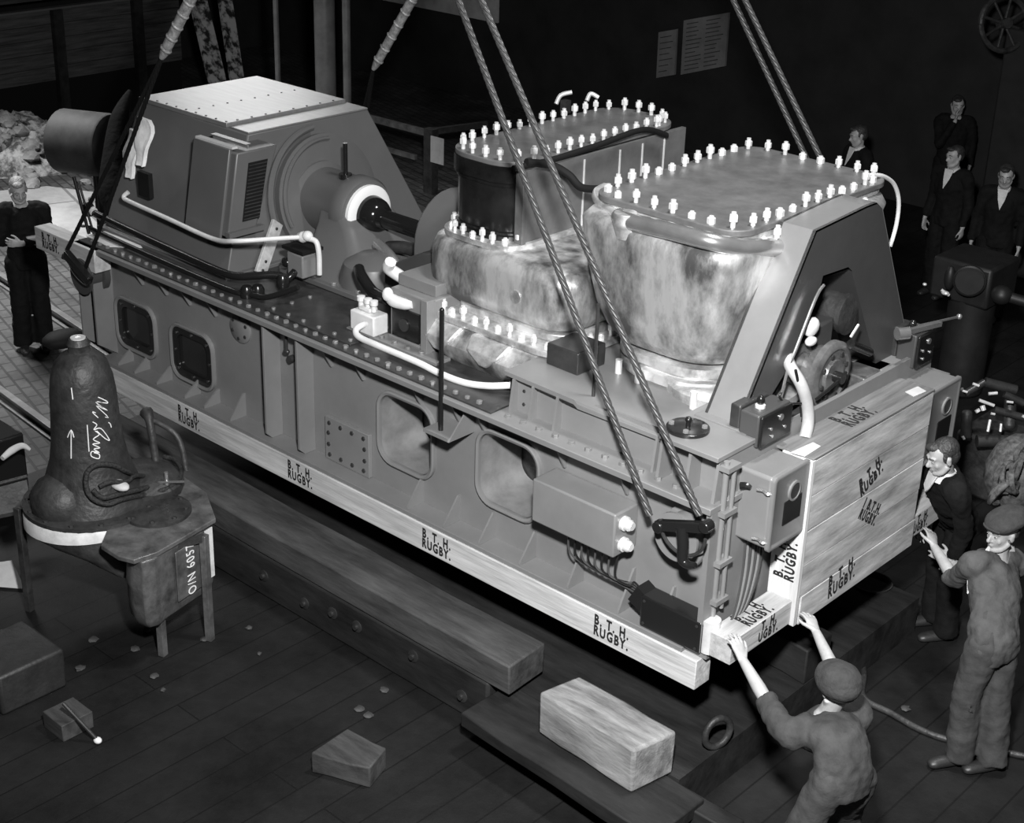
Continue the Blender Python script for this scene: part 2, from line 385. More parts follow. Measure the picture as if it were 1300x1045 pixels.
# raised plinth under the near casing
bm = bm_(); prism(bm, [V(p) for p in ((-1.69,.2,1.19),(-.45,.2,1.19),(-.45,.2,1.45),(-1.0,.2,1.43),(-1.12,.2,1.39),(-1.69,.2,1.43))], (0, .02, 0)); 
box(bm, (-1.69,.2,1.19), (-1.67,2.5,1.41)); part('plinth_side', bm, PAINT, BR)
bm = bm_(); prism(bm, [V(p) for p in ((-1.72,.17,1.41),(-1.15,.17,1.40),(-1.12,.17,1.375),(-.42,.17,1.38),(-.42,2.55,1.38),(-1.12,2.55,1.375),(-1.15,2.55,1.40),(-1.72,2.55,1.41))], (0,0,.03)); part('plinth_top', bm, PAINT, BR, bevel=.003)
for x in (-1.64, -1.48, -1.28, -.52):
    bm = bm_(); prism(bm, [V(p) for p in ((x,.2,1.19),(x,.13,1.19),(x,.16,1.41),(x,.2,1.41))], (.016,0,0)); part('plinth_rib', bm, PAINT, BR)
for x in (-1.60,): 
    for z in (1.25, 1.34): inst(BOLTS, 'bolt', BR, (x+.03, .198, z), (PI/2,0,0), .7)
# near corner bearing seat with ribs and its black blanking disc
bm = bm_(); c = [V(p) for p in ((-.5,.16,1.45),(-.44,.08,1.45),(-.33,.06,1.45),(-.02,.06,1.45),(-.02,.70,1.45),(-.5,.70,1.45))]
prism(bm, c, (0,0,.03)); part('bearing_seat', bm, PAINT, BR, bevel=.003)
for x in (-.44, -.24, -.05):
    bm = bm_(); prism(bm, [V(p) for p in ((x,.2,1.19),(x,.07,1.19),(x,.10,1.45),(x,.2,1.45))], (.02,0,0)); part('seat_rib', bm, PAINT, BR)
bm = bm_(); box(bm, (-.47,.2,1.19), (-.03,.22,1.45)); box(bm, (-.06,.22,1.19), (-.03,2.5,1.45)); part('seat_wall', bm, PAINT, BR)
bm = bm_(); lathe(bm, (-.36,.24,1.48), (0,0,1), [(.125,0),(.125,.018),(.115,.024),(.0,.024)]); bd = part('blanking_disc', bm, BLACK, BR, 'black round blanking disc')
for a in range(4): inst(BOLT, 'bolt', bd, (-.36+.095*math.cos(a*PI/2+.5), .24+.095*math.sin(a*PI/2+.5), 1.504), s=.9)
bm = bm_(); cyl(bm, (-.36,.24,1.504), (-.36,.24,1.54), .014); ell(bm, (-.36,.24,1.545), (.022,.022,.016)); part('lifting_knob', bm, BLACK, bd)
bm = bm_(); box(bm, (-.035,.02,.25), (.0,.10,1.15)); cyl(bm, (.0,.12,.25), (.0,.12,1.45), .018); cyl(bm, (.02,.17,.5), (.02,.17,1.4), .014); part('end_conduit', bm, PAINT, BR)
for z in (.55, .8, 1.12, 1.4):
    bm = bm_(); box(bm, (-.02,.08,z), (.045,.20,z+.03)); part('conduit_clip', bm, PAINT, BR)
# near and far lifting trunnions
def trunnion(x, y, s, m=PAINT):
    bm = bm_(); lathe(bm, (x, y, .93), (0,s,0), [(.155,0),(.155,.05),(.145,.055),(.12,.055),(.12,.16),(.150,.16),(.150,.18),(0,.18)]); part('lifting_trunnion', bm, m, BR)
trunnion(-.22, .18, -1); trunnion(-6.17, .14, -1, PAINTD); trunnion(-.22, 2.57, 1); trunnion(-6.17, 2.57, 1)
# cable box on the side, its glands, wires and black marshalling panel
bm = bm_(); box(bm, (-1.27, -.04, .64), (-.62, .18, .93)); cb = part('cable_box', bm, PAINT, BR, bevel=.012)
for z in (.71, .85):
    bm = bm_(); lathe(bm, (-.62, .04, z), (1,0,0), [(.045,0),(.045,.02),(.034,.02),(.036,.05),(.024,.07),(.0,.07)]); part('cable_gland', bm, STEEL, cb)
for i in range(8):
    x = -1.02+i*.052
    bm = bm_(); tube(bm, [(x,.03+.004*i,.65),(x,.04,.5-.004*i),(x+.10,.06,.44),(-.56,.08+.004*i,.40+.006*i),(-.44,.07,.39+.004*i)], .007, n=6); part('wire', bm, BLACK if i % 2 else PAINTD, cb)
bm = bm_(); box(bm, (-.52, .03, .33), (-.40, .14, .46), M.Rotation(.5,3,'Y')); part('cable_clamp', bm, BLACKM, cb)
bm = bm_(); box(bm, (-.44, .015, .18+.06), (-.0, .15, .45)); pn = part('black_panel', bm, BLACK, BR, 'glossy black terminal panel', bevel=.012)
for x in (-.41, -.03):
    for z in (.27, .42): inst(BOLTS, 'screw', pn, (x, .014, z), (PI/2,0,0), .6)
bm = bm_(); cyl(bm, (.02,.085,.25), (.02,.085,.46), .055); part('corner_post', bm, STEEL, BR, 'bright round corner post')
for i in range(7):
    bm = bm_(); tube(bm, [(.05,.14,.33+.012*i),(.06,.24+.02*i,.42),(.02,.36+.03*i,.62),(-.02,.42+.03*i,.9)], .008, n=6); part('wire', bm, PAINT if i % 2 else PAINTD, BR)
# rod standing in its bracket
bm = bm_(); cyl(bm, (-2.1,.0,.93), (-2.1,.0,1.78), .016); ell(bm, (-2.1,0,1.78), (.016,.016,.016)); part('locating_rod', bm, BLACK, BR, 'black upright locating rod')
bm = bm_(); box(bm, (-2.2,-.06,.93), (-1.98,.18,.955)); prism(bm, [V(p) for p in ((-1.98,-.06,.93),(-1.98,.18,.93),(-1.98,.18,1.1),(-1.98,.10,1.1))], (.012,0,0)); part('rod_bracket', bm, PAINT, BR)
bm = bm_(); r0 = pY(755, 470, .3); cyl(bm, (r0.x, .3, 1.41), (r0.x, .3, 2.02), .011); part('locating_rod', bm, DARKST, BR)

# ================================================================== WIRE ROPE SLINGS
def rope(name, p, q, r, m, label, group=None, strands=6, pitch=.30, extra=None):
    p, q = V(p), V(q); L = (q-p).length; d = (q-p).normalized(); s, u = frame_of(d); bm = bm_()
    cyl(bm, p, q, r*.5, n=8)
    n = int(L/.022)
    for k in range(strands):
        rings = []; a0 = 2*PI*k/strands
        for i in range(n+1):
            t = L*i/n; a = a0+2*PI*t/pitch; c = p+d*t+(s*math.cos(a)+u*math.sin(a))*r*.68
            tg = (d*pitch/(2*PI)+(-s*math.sin(a)+u*math.cos(a))*r*.68).normalized(); e = (s*math.cos(a)+u*math.sin(a)); f = tg.cross(e)
            rings.append([c+(e*math.cos(2*PI*j/6)+f*math.sin(2*PI*j/6))*r*.355 for j in range(6)])
        loft(bm, rings, False)
    return single(name, bm, m, label, 'wire rope', p, group, sm=60)
NT, FT = V((-3.2, .25, 5.3)), V((-3.15, 2.4, 5.4))
near_l = pY(825, 655, -.06); near_r = pY(888, 655, -.06)
rope('wire_rope', near_l, NT+V((-.03,0,0)), .021, WIRE, 'near right sling rope, left strand crossing in front of the lagged casings', 'near right sling ropes')
rope('wire_rope', near_r, NT+V((.03,0,0)), .021, WIRE, 'near right sling rope, right strand ending at the black hook bar', 'near right sling ropes')
rope('wire_rope', (-.30, 2.8, 1.0), FT+V((-.03,0,0)), .021, WIRE, 'far right sling rope, left strand passing behind the big bolted cover', 'far right sling ropes')
rope('wire_rope', (-.14, 2.8, 1.0), FT+V((.03,0,0)), .021, WIRE, 'far right sling rope, right strand passing behind the big bolted cover', 'far right sling ropes')
# left slings: two thin ropes run up into one thick served splice
sp = pD(205, 72, (pY(205, 72, .16)-CAM).dot(-(RW @ V((0,0,1)))) )
sp_n = V((-6.17,0,1.05)).lerp(NT, .36)
def left_sling(a, b, mid, top, names):
    rope('wire_rope', a, mid, .017, WIREF, names[0]); rope('wire_rope', b, mid, .017, WIREF, names[1])
    bm = bm_(); P = [mid.lerp(top, t) for t in (0, .02, .06, .3, .6, 1)]; tube(bm, P, [.018, .034, .04, .042, .04, .04], n=10, k=4)
    for i in range(26):
        c = mid.lerp(top, .03+i*.037); d = (top-mid).normalized(); s, u = frame_of(d, (1,0,.2)); lathe(bm, c, d+s*.25, [(.042,-.012),(.047,-.004),(.047,.004),(.042,.012)], n=10)
    single('served_splice', bm, mat('served_rope', .30, .5, .2, .5, 30), names[2], 'rope splice', mid, sm=60)
left_sling(pY(86,316,-.06), pY(106,348,-.06), pY(205,74,.10), NT, ('thin dark sling rope, left strand down to the far left corner', 'thin dark sling rope, right strand down to the far left corner', 'thick served splice above the left end of the generator'))
fm = pY(474, 88, 2.45)
left_sling(V((-6.2,2.8,1.0)), V((-6.05,2.8,1.0)), fm, FT, ('thin far sling rope, left strand behind the generator', 'thin far sling rope, right strand behind the generator', 'thick served splice high behind the generator'))
# lifting beam and crane hook above the frame
bm = bm_(); box(bm, (-3.3,-.1,5.42), (-3.05,2.8,5.7)); single('lifting_beam', bm, DARKST, 'dark steel lifting beam above the machine', 'lifting beam', (-3.17,1.35,5.42), bevel=.01)

# black hook bar on the near right trunnion
hb = thing('sling_hook', (-.22, -.08, .85), 'black sling hook and bar on the near right lifting trunnion', 'hook')
A, B = pY(838, 668, -.09), pY(897, 668, -.09)
bm = bm_(); obox(bm, A-V((.02,0,0)), B+V((.02,0,0)), .05, .06); 
for c in (A, B): lathe(bm, c-V((0,.035,0)), (0,1,0), [(.035,0),(.035,.07)], n=14)
part('bar', bm, BLACK, hb, bevel=.006)
bm = bm_(); cm = (A+B)/2; tube(bm, [cm+V((0,-.01,0)), cm+V((.02,-.015,-.10)), cm+V((.03,-.02,-.19)), cm+V((.07,-.02,-.21)), cm+V((.12,-.02,-.19))], [.038,.034,.032,.026,.014], n=10); part('hook', bm, BLACK, hb)
bm = bm_(); P = [cm+V((.155*math.cos(a), 0, -.02-.155*math.sin(a))) for a in [PI*i/14 for i in range(15)]]; tube(bm, P, .011, n=8, k=1); part('bail', bm, DARKST, hb)
hb2 = thing('sling_hook', (-6.15, -.08, 1.0), 'dark sling shackle on the far left lifting trunnion', 'hook')
A, B = pY(84, 322, -.1), pY(112, 352, -.1)
bm = bm_(); obox(bm, A, B+V((.02,0,-.03)), .06, .07); part('bar', bm, BLACK, hb2, bevel=.008)
bm = bm_(); tube(bm, [A, (A+B)/2+V((-.03,0,-.07)), B+V((-.02,0,-.06)), B], .022, n=8); part('shackle', bm, BLACK, hb2)

# ================================================================== GENERATOR
GR = thing('generator', (-5.5, 1.4, 1.2), 'large grey box-shaped generator with sloping sides and a bright bolted lid', 'generator')
ZT = 2.23
def gx(z): return -4.74 - .23*(z-1.2)/(ZT-1.2)             # near face leans back
def gy0(z): return .34 + .44*(z-1.2)/(ZT-1.2)
def gy1(z): return 2.46 - .48*(z-1.2)/(ZT-1.2)
def gxf(z): return -6.38
def gring(z, d=0): return [V((gxf(z)-d, gy0(z)-d, z)), V((gx(z)+d, gy0(z)-d, z)), V((gx(z)+d, gy1(z)+d, z)), V((gxf(z)-d, gy1(z)+d, z))]
bm = bm_(); loft(bm, [gring(1.22), gring(ZT-.03)]); part('housing', bm, GEN, GR, bevel=.012)
bm = bm_(); x1 = gx(ZT)-.26
prism(bm, [V((-6.39,.77,ZT-.03)), V((x1,.77,ZT-.03)), V((x1,1.99,ZT-.03)), V((-6.39,1.99,ZT-.03))], (0,0,.035)); ld_ = part('lid', bm, LID, GR, 'bright bolted lid', bevel=.004)
for t in range(9):
    inst(BOLTS, 'bolt', ld_, (-6.3+t*(x1+6.3-.04)/8, .80, ZT+.005), s=.55)
    if t < 8: inst(BOLTS, 'bolt', ld_, (x1-.03, .9+t*.14, ZT+.005), s=.55); inst(BOLTS, 'bolt', ld_, (-5.75, .9+t*.14, ZT+.005), s=.5)
bm = bm_(); prism(bm, [V((x1+.02,.78,ZT-.03)), V((gx(ZT)+.01,.77,ZT-.03)), V((gx(ZT)+.01,1.99,ZT-.03)), V((x1+.02,1.99,ZT-.03))], (0,0,.014)); part('top_strip', bm, LID, GR, bevel=.003)
bm = bm_(); prism(bm, [V((-6.42,.30,1.20)), V((-4.70,.30,1.20)), V((-4.70,2.5,1.20)), V((-6.42,2.5,1.20))], (0,0,.03)); part('foot_rail', bm, GEN, GR, bevel=.004)
# side terminal hood
h = [pY(247,178,.45), pY(300,187,.45), pY(300,297,.45), pY(245,280,.45)]
x0, x1h = -5.22, -4.73; z0, z1 = 1.52, 2.15
bm = bm_(); loft(bm, [[V((x0,.36,z0)),V((x1h,.36,z0)),V((x1h,.62,z0)),V((x0,.62,z0))], [V((x0,.48,z1)),V((x1h,.48,z1)),V((x1h,.86,z1)),V((x0,.86,z1))]])
hd = part('side_hood', bm, GEN, GR, 'projecting side hood', bevel=.012)
bm = bm_(); loft(bm, [[V((x0-.02,.335,z0-.02)),V((x1h-.07,.335,z0-.02)),V((x1h-.07,.36,z0-.02)),V((x0-.02,.36,z0-.02))], [V((x0-.02,.465,z1+.02)),V((x1h-.07,.465,z1+.02)),V((x1h-.07,.50,z1+.02)),V((x0-.02,.50,z1+.02))]]); part('hood_cover', bm, GEN, hd, bevel=.008)
bm = bm_(); obox(bm, (x0-.01,.50,z1+.028), (x1h-.05,.50,z1+.028), .05, .016); part('drip_strip', bm, PAPER, hd)
bm = bm_(); obox(bm, (x0+.05,.60,z1+.03), (x1h-.02,.60,z1+.03), .012, .03); obox(bm, (x0+.05,.60,z1+.045), (x1h-.02,.60,z1+.045), .05, .006); part('top_rail', bm, PAINT, hd)
bm = bm_(); prism(bm, [V((x1h,.50,1.62)), V((x1h,.66,1.62)), V((x1h,.76,2.06)), V((x1h,.58,2.06))], (.006,0,0)); vg = part('vent_grille', bm, BLACKM, hd, 'dark vent grille')
bm = bm_()
for i in range(16):
    z = 1.635+i*.027; t = (z-1.62)/.44; obox(bm, (x1h+.008,.505+.08*t,z), (x1h+.008,.655+.10*t,z), .008, .007)
part('grille_slats', bm, DARKST, vg, kind='stuff')
bm = bm_(); obox(bm, (x1h+.01,.35,1.545), (x1h+.01,.68,1.545), .05, .04); part('hood_foot', bm, GEN, hd)
# rim of the round endshield with its pale clamp strips
bm = bm_(); c0 = V((-4.80, 1.40, 1.62)); nrm = V((1, 0, .22)).normalized()
s_, u_ = V((0,1,0)), nrm.cross(V((0,1,0))).normalized()*-1
if u_.z < 0: u_ = -u_
P = [c0 + s_*.56*math.cos(a) + u_*.56*math.sin(a) for a in [PI*(.52+.55*i/16) for i in range(17)]]
tube(bm, P, .028, n=8, k=1); P2 = [c0 + nrm*.05 + s_*.46*math.cos(a) + u_*.46*math.sin(a) for a in [PI*(.45+.66*i/16) for i in range(17)]]
tube(bm, P2, .018, n=8, k=1); part('endshield_rim', bm, GEN, GR)
bm = bm_(); lathe(bm, c0-nrm*.02, nrm, [(.50,0),(.50,.05),(.42,.07),(.0,.07)], n=40); part('endshield', bm, GEN, GR)
a_, b_ = pX(352, 282, -4.70), pX(330, 348, -4.60)
bm = bm_(); obox(bm, a_, b_, .11, .03, up=(1,0,0)); cs = part('clamp_strip', bm, mat('worn_pale_paint', .42, .5, 0, .3, 14), GR, 'worn pale clamp strip', bevel=.004)
for t in (.12, .3, .75, .92): inst(BOLTS, 'bolt', cs, a_.lerp(b_, t)+V((.015,0,0)), (0, PI/2, 0), .8)
# pipes round the foot
Pw = [pY(163,244,.30), pY(157,250,.27), pY(165,256,.27), pY(212,277,.26), pY(270,303,.25), pX(300,306,-4.45), pX(350,303,-4.30), pX(385,301,-4.22)]
bm = bm_(); tube(bm, Pw, .018, n=10); part('white_pipe', bm, PIPEW, GR, 'thin white pipe along the side')
bm = bm_(); tube(bm, [Pw[-1]+V((-.05,0,-.01)), Pw[-1], Pw[-1]+V((.04,0,.01))], [.03,.045,.03], n=10); ell(bm, Pw[-1]+V((.05,0,.02)), (.045,.04,.04)); part('pipe_union', bm, PIPEW, GR)
q = Pw[-1]; bm = bm_(); tube(bm, [q+V((.05,0,0)), q+V((.12,.02,-.01)), q+V((.15,.02,-.10)), q+V((.15,.02,-.26))], .021, n=10); part('white_pipe', bm, PIPEW, GR, 'short white drop pipe')
Pb = [(-6.42,.26,1.36),(-6.2,.25,1.35),(-5.5,.23,1.33),(-4.75,.22,1.31),(-4.5,.24,1.31),(-4.36,.32,1.33),(-4.25,.42,1.34),(-4.18,.46,1.30)]
bm = bm_(); tube(bm, Pb, .030, n=12); part('oil_pipe', bm, BLACK, GR, 'thick black oil pipe along the foot')
Pb = [(-6.38,.20,1.24),(-5.5,.17,1.235),(-4.5,.15,1.235),(-4.3,.2,1.235),(-4.12,.24,1.25),(-3.9,.34,1.36)]
bm = bm_(); tube(bm, Pb, .022, n=10); part('oil_pipe', bm, BLACK, GR, 'lower black oil pipe')
for p in ((-6.42,.24,1.38),(-4.32,.2,1.24),(-4.2,.44,1.30),(-4.28,.27,1.24)):
    bm = bm_(); lathe(bm, V(p)-V((0,0,.05)), (0,0,1), [(.045,0),(.05,.02),(.05,.07),(.035,.1)], n=10); part('pipe_elbow', bm, BLACK, GR)
bm = bm_(); tube(bm, [(-6.6,.34,1.38),(-6.45,.26,1.39),(-6.36,.25,1.37)], .035, n=10); ell(bm, (-6.46,.3,1.44), (.03,.03,.03)); part('valve', bm, PIPEW, GR, 'white valve at the far end')
# regulator box by the pedestal
bm = bm_(); b0 = pZ(385, 345, 1.30)
box(bm, b0+V((-.09,-.08,-.02)), b0+V((.09,.08,.16))); lathe(bm, b0+V((0,0,.16)), (0,0,1), [(.05,0),(.05,.03)], n=10); vb = part('valve_block', bm, PAINT, GR, bevel=.012)
bm = bm_(); box(bm, b0+V((-.12,-.10,.18)), b0+V((.12,.10,.205))); part('valve_lid', bm, BLACKM, vb)
bm = bm_(); ell(bm, b0+V((-.12,-.06,.06)), (.05,.04,.04)); tube(bm, [b0+V((.0,-.08,.02)), b0+V((.0,-.13,-.01)), b0+V((-.05,-.2,-.08))], .03); part('pipe_elbow', bm, BLACK, vb)
# banding cloths tied at the far end
for i, (u0, v0, u1, v1) in enumerate(((184,150,180,210),(172,165,165,225))):
    bm = bm_(); a, b = pY(u0, v0, .62), pY(u1, v1, .45); w = .10
    rings = []
    for k in range(9):
        t = k/8; c = a.lerp(b, t) + V((.02*math.sin(5*t+i), .015*math.sin(9*t), 0)); ww = w*(.6+.5*math.sin(PI*min(1,.2+t)))
        rings.append([c+V((-ww,-.01,0)), c+V((-ww*.3,-.035,0)), c+V((ww*.3,-.02,0)), c+V((ww,-.035,0)), c+V((ww,.0,0)), c+V((-ww,.01,0))])
    loft(bm, rings); single('wrapping_cloth', bm, mat('white_cloth', .85, .8, 0, .15, 14, .3, 20), ('torn pale wrapping cloth hanging nearest the generator side', 'torn pale wrapping cloth hanging beyond the first by the sling ropes')[i], 'cloth', (a.x, a.y, b.z), sm=60)
bm = bm_(); a = pY(187, 235, .4); box(bm, a-V((.10,.02,.10)), a+V((.05,.02,.10))); part('side_opening', bm, BLACKM, GR, 'black opening near the far end')
# dark tarpaulin and hose bundle hanging by the far end
bm = bm_(); tube(bm, [pD(165,115,14.6), pD(152,150,14.5), pD(146,200,14.4), pD(145,245,14.3), pD(150,275,14.2)], [.02,.09,.12,.15,.10], n=12)
single('tarpaulin', bm, mat('dark_tarpaulin', .006, .9, 0, .4, 8, .8, 12, spec=.1), 'dark tarpaulin bundle hanging behind the far end of the generator', 'tarpaulin', pD(150,275,14.2), sm=60)
bm = bm_(); a = pZ(113, 297, 1.2); cyl(bm, a, a+V((-.12,-.02,.46)), .014); cyl(bm, a+V((.04,.02,0)), a+V((-.09,.0,.42)), .010)
single('iron_bar', bm, BLACK, 'pair of dark iron bars standing upright on the far left deck corner', 'bar', a)
for i in range(5): inst(BOLTS, 'clamp_bolt', BR, pZ(106+12*i, 288+6*i, 1.205), s=1.4)
bm = bm_(); prism(bm, [V(p) for p in ((-6.3,.12,1.205),(-5.95,.10,1.205),(-5.75,.28,1.205),(-6.3,.5,1.205))], (0,0,.006)); part('bare_plate', bm, mat('bare_plate_metal', .62, .5, .1, .1, 5), BR, 'bright bare end plate')

# ================================================================== BEARING PEDESTAL AND SHAFT
PR = thing('bearing_pedestal', (-4.2, 1.4, 1.2), 'grey bearing pedestal with a round housing and white ring before the generator', 'bearing pedestal')
sc = V((-4.28, 1.34, 1.62))
bm = bm_(); lathe(bm, sc+V((-.55,0,0)), (1,0,0), [(.30,0),(.30,.04),(.255,.06),(.255,.40),(.275,.43),(.275,.53),(.255,.56),(.20,.57),(.0,.57)], n=40); ph = part('bearing_housing', bm, GEN, PR)
bm = bm_(); lathe(bm, sc+V((.01,0,0)), (1,0,0), [(.225,0),(.225,.035),(.205,.05),(.15,.05),(.15,.0)], n=40); part('seal_ring', bm, mat('white_enamel', .80, .3), ph, 'white painted seal ring')
bm = bm_(); cyl(bm, sc+V((-.18,-.04,.24)), sc+V((-.18,-.04,.52)), .018); cyl(bm, sc+V((-.18,-.04,.24)), sc+V((-.18,-.04,.28)), .05); part('thermometer_rod', bm, BLACK, ph)
bm = bm_()
def pring(z, hw, xa, xb, r): return [V((p.x, p.y, z)) for p in rr(xa, xb, 1.34-hw, 1.34+hw, z, r, 5)]
loft(bm, [pring(1.205,.62,-4.62,-3.68,.05), pring(1.245,.62,-4.62,-3.68,.05)]); 
part('foot_plate', bm, GEN, PR, bevel=.004)
bm = bm_(); loft(bm, [pring(1.24,.58,-4.55,-3.72,.10), pring(1.32,.46,-4.55,-3.86,.10), pring(1.42,.36,-4.55,-4.02,.09), pring(1.55,.29,-4.55,-4.15,.08), pring(1.64,.26,-4.55,-4.26,.07)]); part('pedestal', bm, GEN, PR, sm=60)
for p in ((-4.5,.76),(-3.75,.78),(-4.3,.75),(-4.0,.76)): inst(BOLT, 'bolt', PR, (p[0], p[1], 1.245), s=1.1)
SR = thing('turbine_shaft', (-3.8, 1.34, 1.5), 'glossy black turbine shaft and coupling between pedestal and turbine', 'shaft')
bm = bm_(); lathe(bm, sc+V((.02,0,0)), (1,0,0), [(.15,0),(.15,.06),(.135,.12),(.105,.17),(.085,.18),(.075,.22)], n=32); part('coupling', bm, mat('glossy_black_steel', .015, .12, .3), SR)
bm = bm_(); cyl(bm, sc+V((.2,0,0)), sc+V((.98,0,0)), .07, n=28); part('shaft', bm, mat('glossy_black_steel', .015, .12), SR)
bm = bm_(); tube(bm, [sc+V((.3,-.04,-.2)), sc+V((.5,-.03,-.16)), sc+V((.9,-.02,-.16)), sc+V((1.0,-.0,-.25))], [.05,.05,.06,.06]); part('chain_guard', bm, CAST, SR)
# arched gear casing and control block ahead of the first turbine
AR = thing('gear_casing', (-3.15, 1.2, 1.2), 'plain grey arched gear casing where the shaft enters the turbine', 'casing')
bm = bm_(); arch = [V((-3.38, 1.34+.36*math.cos(a), 1.66+.36*math.sin(a))) for a in [PI*i/14 for i in range(15)]] + [V((-3.38,.98,1.3)), V((-3.38,1.70,1.3))]
prism(bm, arch, (.34,0,0)); part('arched_cover', bm, GEN, AR, bevel=.02)
bm = bm_(); prism(bm, [V(p) for p in ((-3.55,.85,1.25),(-3.05,.85,1.25),(-3.05,.85,1.72),(-3.22,.85,1.66),(-3.55,.85,1.48))], (0,.9,0)); part('gear_box', bm, PAINTD, AR, bevel=.015)
bm = bm_(); lathe(bm, (-3.85,1.02,1.2), (0,0,1), [(.26,0),(.26,.08),(.22,.2),(.10,.27),(.0,.28)], n=24); part('oil_dome', bm, GEN, AR)
bm = bm_(); tube(bm, [sc+V((.35,-.2,-.12)), sc+V((.55,-.24,-.18)), sc+V((.68,-.26,-.30)), sc+V((.70,-.26,-.42))], .045, n=12); part('return_pipe', bm, PIPEM, AR)
CR_ = thing('governor_block', (-2.9, .4, 1.2), 'grey governor block with white valves and a dark window on the deck', 'governor')
gx0 = pY(500, 445, .35); 
bm = bm_(); box(bm, (-3.02,.42,1.20), (-2.62,.88,1.58)); box(bm, (-3.02,.40,1.20), (-2.60,.44,1.24)); part('block', bm, PAINT, CR_, bevel=.012)
bm = bm_(); box(bm, (-2.98,.40,1.25), (-2.72,.43,1.46)); part('window', bm, BLACK, CR_, 'dark square window')
bm = bm_(); cyl(bm, (-2.86,.405,1.35), (-2.86,.39,1.35), .045); part('dial', bm, DARKST, CR_)
bm = bm_(); box(bm, (-3.02,.50,1.58), (-2.66,.88,1.66)); box(bm, (-2.93,.415,1.49), (-2.86,.42,1.55)); part('top_block', bm, PAINT, CR_, bevel=.01)
bm = bm_(); box(bm, (-3.34,.30,1.20), (-2.45,.44,1.225)); box(bm, (-2.66,.36,1.2), (-2.6,.44,1.60)); part('base_strip', bm, PAINT, CR_, bevel=.003)
for i in range(4): inst(BOLT, 'bolt', CR_, (-3.02+i*.13, .34, 1.225))
bm = bm_(); box(bm, (-3.30,.30,1.225), (-3.06,.44,1.37)); box(bm, (-3.26,.34,1.37), (-3.14,.42,1.40)); wv = part('white_valve_chest', bm, PIPEW, CR_, 'white painted valve chest', bevel=.01)
for x in (-3.26, -3.19, -3.13):
    bm = bm_(); lathe(bm, (x,.37,1.38), (0,0,1), [(.02,0),(.02,.04),(.03,.05),(.03,.08),(.0,.085)], n=10); part('valve_stem', bm, PIPEW, wv)
bm = bm_(); tube(bm, [(-3.06,.42,1.52),(-2.96,.40,1.50),(-2.86,.41,1.50),(-2.80,.42,1.51)], [.03,.045,.04,.025], n=10); ell(bm, (-3.0,.38,1.54), (.04,.04,.05)); tube(bm, [(-3.05,.62,1.56),(-3.1,.58,1.60),(-3.14,.52,1.66),(-3.1,.5,1.72)], [.04,.045,.045,.04], n=10); part('lagged_elbow', bm, PIPEW, wv)
bm = bm_(); tube(bm, [(-3.56,.62,1.52),(-3.46,.56,1.50),(-3.28,.5,1.45),(-3.08,.44,1.47)], .042, n=12); part('hose', bm, BLACK, CR_, 'thick black hose')
Pw = [pY(478,408,.34), pY(462,412,.30), pY(452,419,.24), pY(456,428,.20), pY(480,439,.19), pY(530,460,.19), pY(560,475,.2), pY(590,486,.22), pY(620,490,.26), pY(652,489,.34)]
bm = bm_(); tube(bm, Pw, .023, n=10); part('white_pipe', bm, PIPEW, CR_, 'long white pipe curving along the deck edge')

# ================================================================== FIRST TURBINE (behind the near ropes)
TR = thing('small_turbine', (-2.3, 1.4, 1.2), 'smaller lagged turbine casing with a tall bolted trunk, beside the governor', 'turbine')
bm = bm_(); loft(bm, [rr(-2.56,-1.74,.46,2.3,1.20,.14), rr(-2.62,-1.70,.42,2.3,1.24,.16), rr(-2.68,-1.64,.38,2.34,1.31,.18), rr(-2.70,-1.62,.38,2.34,1.345,.2), rr(-2.74,-1.56,.47,2.34,1.43,.22), rr(-2.74,-1.56,.50,2.34,1.45,.22)]); part('lower_casing', bm, LAG, TR, sm=38)
fl = rr(-2.80,-1.50,.47,2.36,1.45,.26,8); bm = bm_(); loft(bm, [fl, [p+V((0,0,.045)) for p in fl]]); lf = part('casing_flange', bm, LAG2, TR, bevel=.006)
ins = rr(-2.75,-1.55,.52,2.31,1.495,.22,8)
studs(lf, [p for p in along(ins, .105) if p.y < 1.5], kinds=(0,1,0,2), s=1.15)
for x, w_ in ((-2.52,.15),(-2.10,.17)):
    bm = bm_(); loft(bm, [[V((x-w_,.44,1.45)),V((x+w_,.44,1.45)),V((x+w_,.52,1.45)),V((x-w_,.52,1.45))], [V((x-w_*.8,.355,1.37)),V((x+w_*.8,.355,1.37)),V((x+w_*.8,.50,1.37)),V((x-w_*.8,.50,1.37))], [V((x-.03,.37,1.28)),V((x+.03,.37,1.28)),V((x+.03,.45,1.28)),V((x-.03,.45,1.28))]]); part('flange_lug', bm, LAG2, TR, bevel=.015)
bm = bm_(); loft(bm, [rr(-2.66,-1.62,.62,2.3,1.495,.2,8), rr(-2.66,-1.62,.62,2.3,1.545,.2,8)]); part('flange_collar', bm, LAG2, TR, bevel=.006)
def drr(x0, x1, y0, y1, z, r): return rr(x0, x1, y0, y1, z, r, 8)
bm = bm_(); loft(bm, [drr(-2.82,-1.70,.66,2.45,1.54,.14), drr(-2.90,-1.62,.61,2.5,1.575,.22), drr(-2.93,-1.58,.59,2.52,1.65,.24), drr(-2.93,-1.58,.59,2.52,1.87,.24), drr(-2.90,-1.62,.62,2.48,1.94,.22), drr(-2.82,-1.72,.68,2.4,1.968,.18)]); part('upper_casing', bm, LAG, TR, sm=60)
bm = bm_(); lathe(bm, (-2.02,.588,1.74), (0,-1,0), [(.045,0),(.045,.006),(.0,.006)], n=20); part('inspection_plug', bm, LAG2, TR)
f2 = rr(-2.86,-2.16,.66,2.4,1.965,.2,8); bm = bm_(); loft(bm, [f2, [p+V((0,0,.035)) for p in f2]]); uf = part('trunk_flange', bm, LAG2, TR)
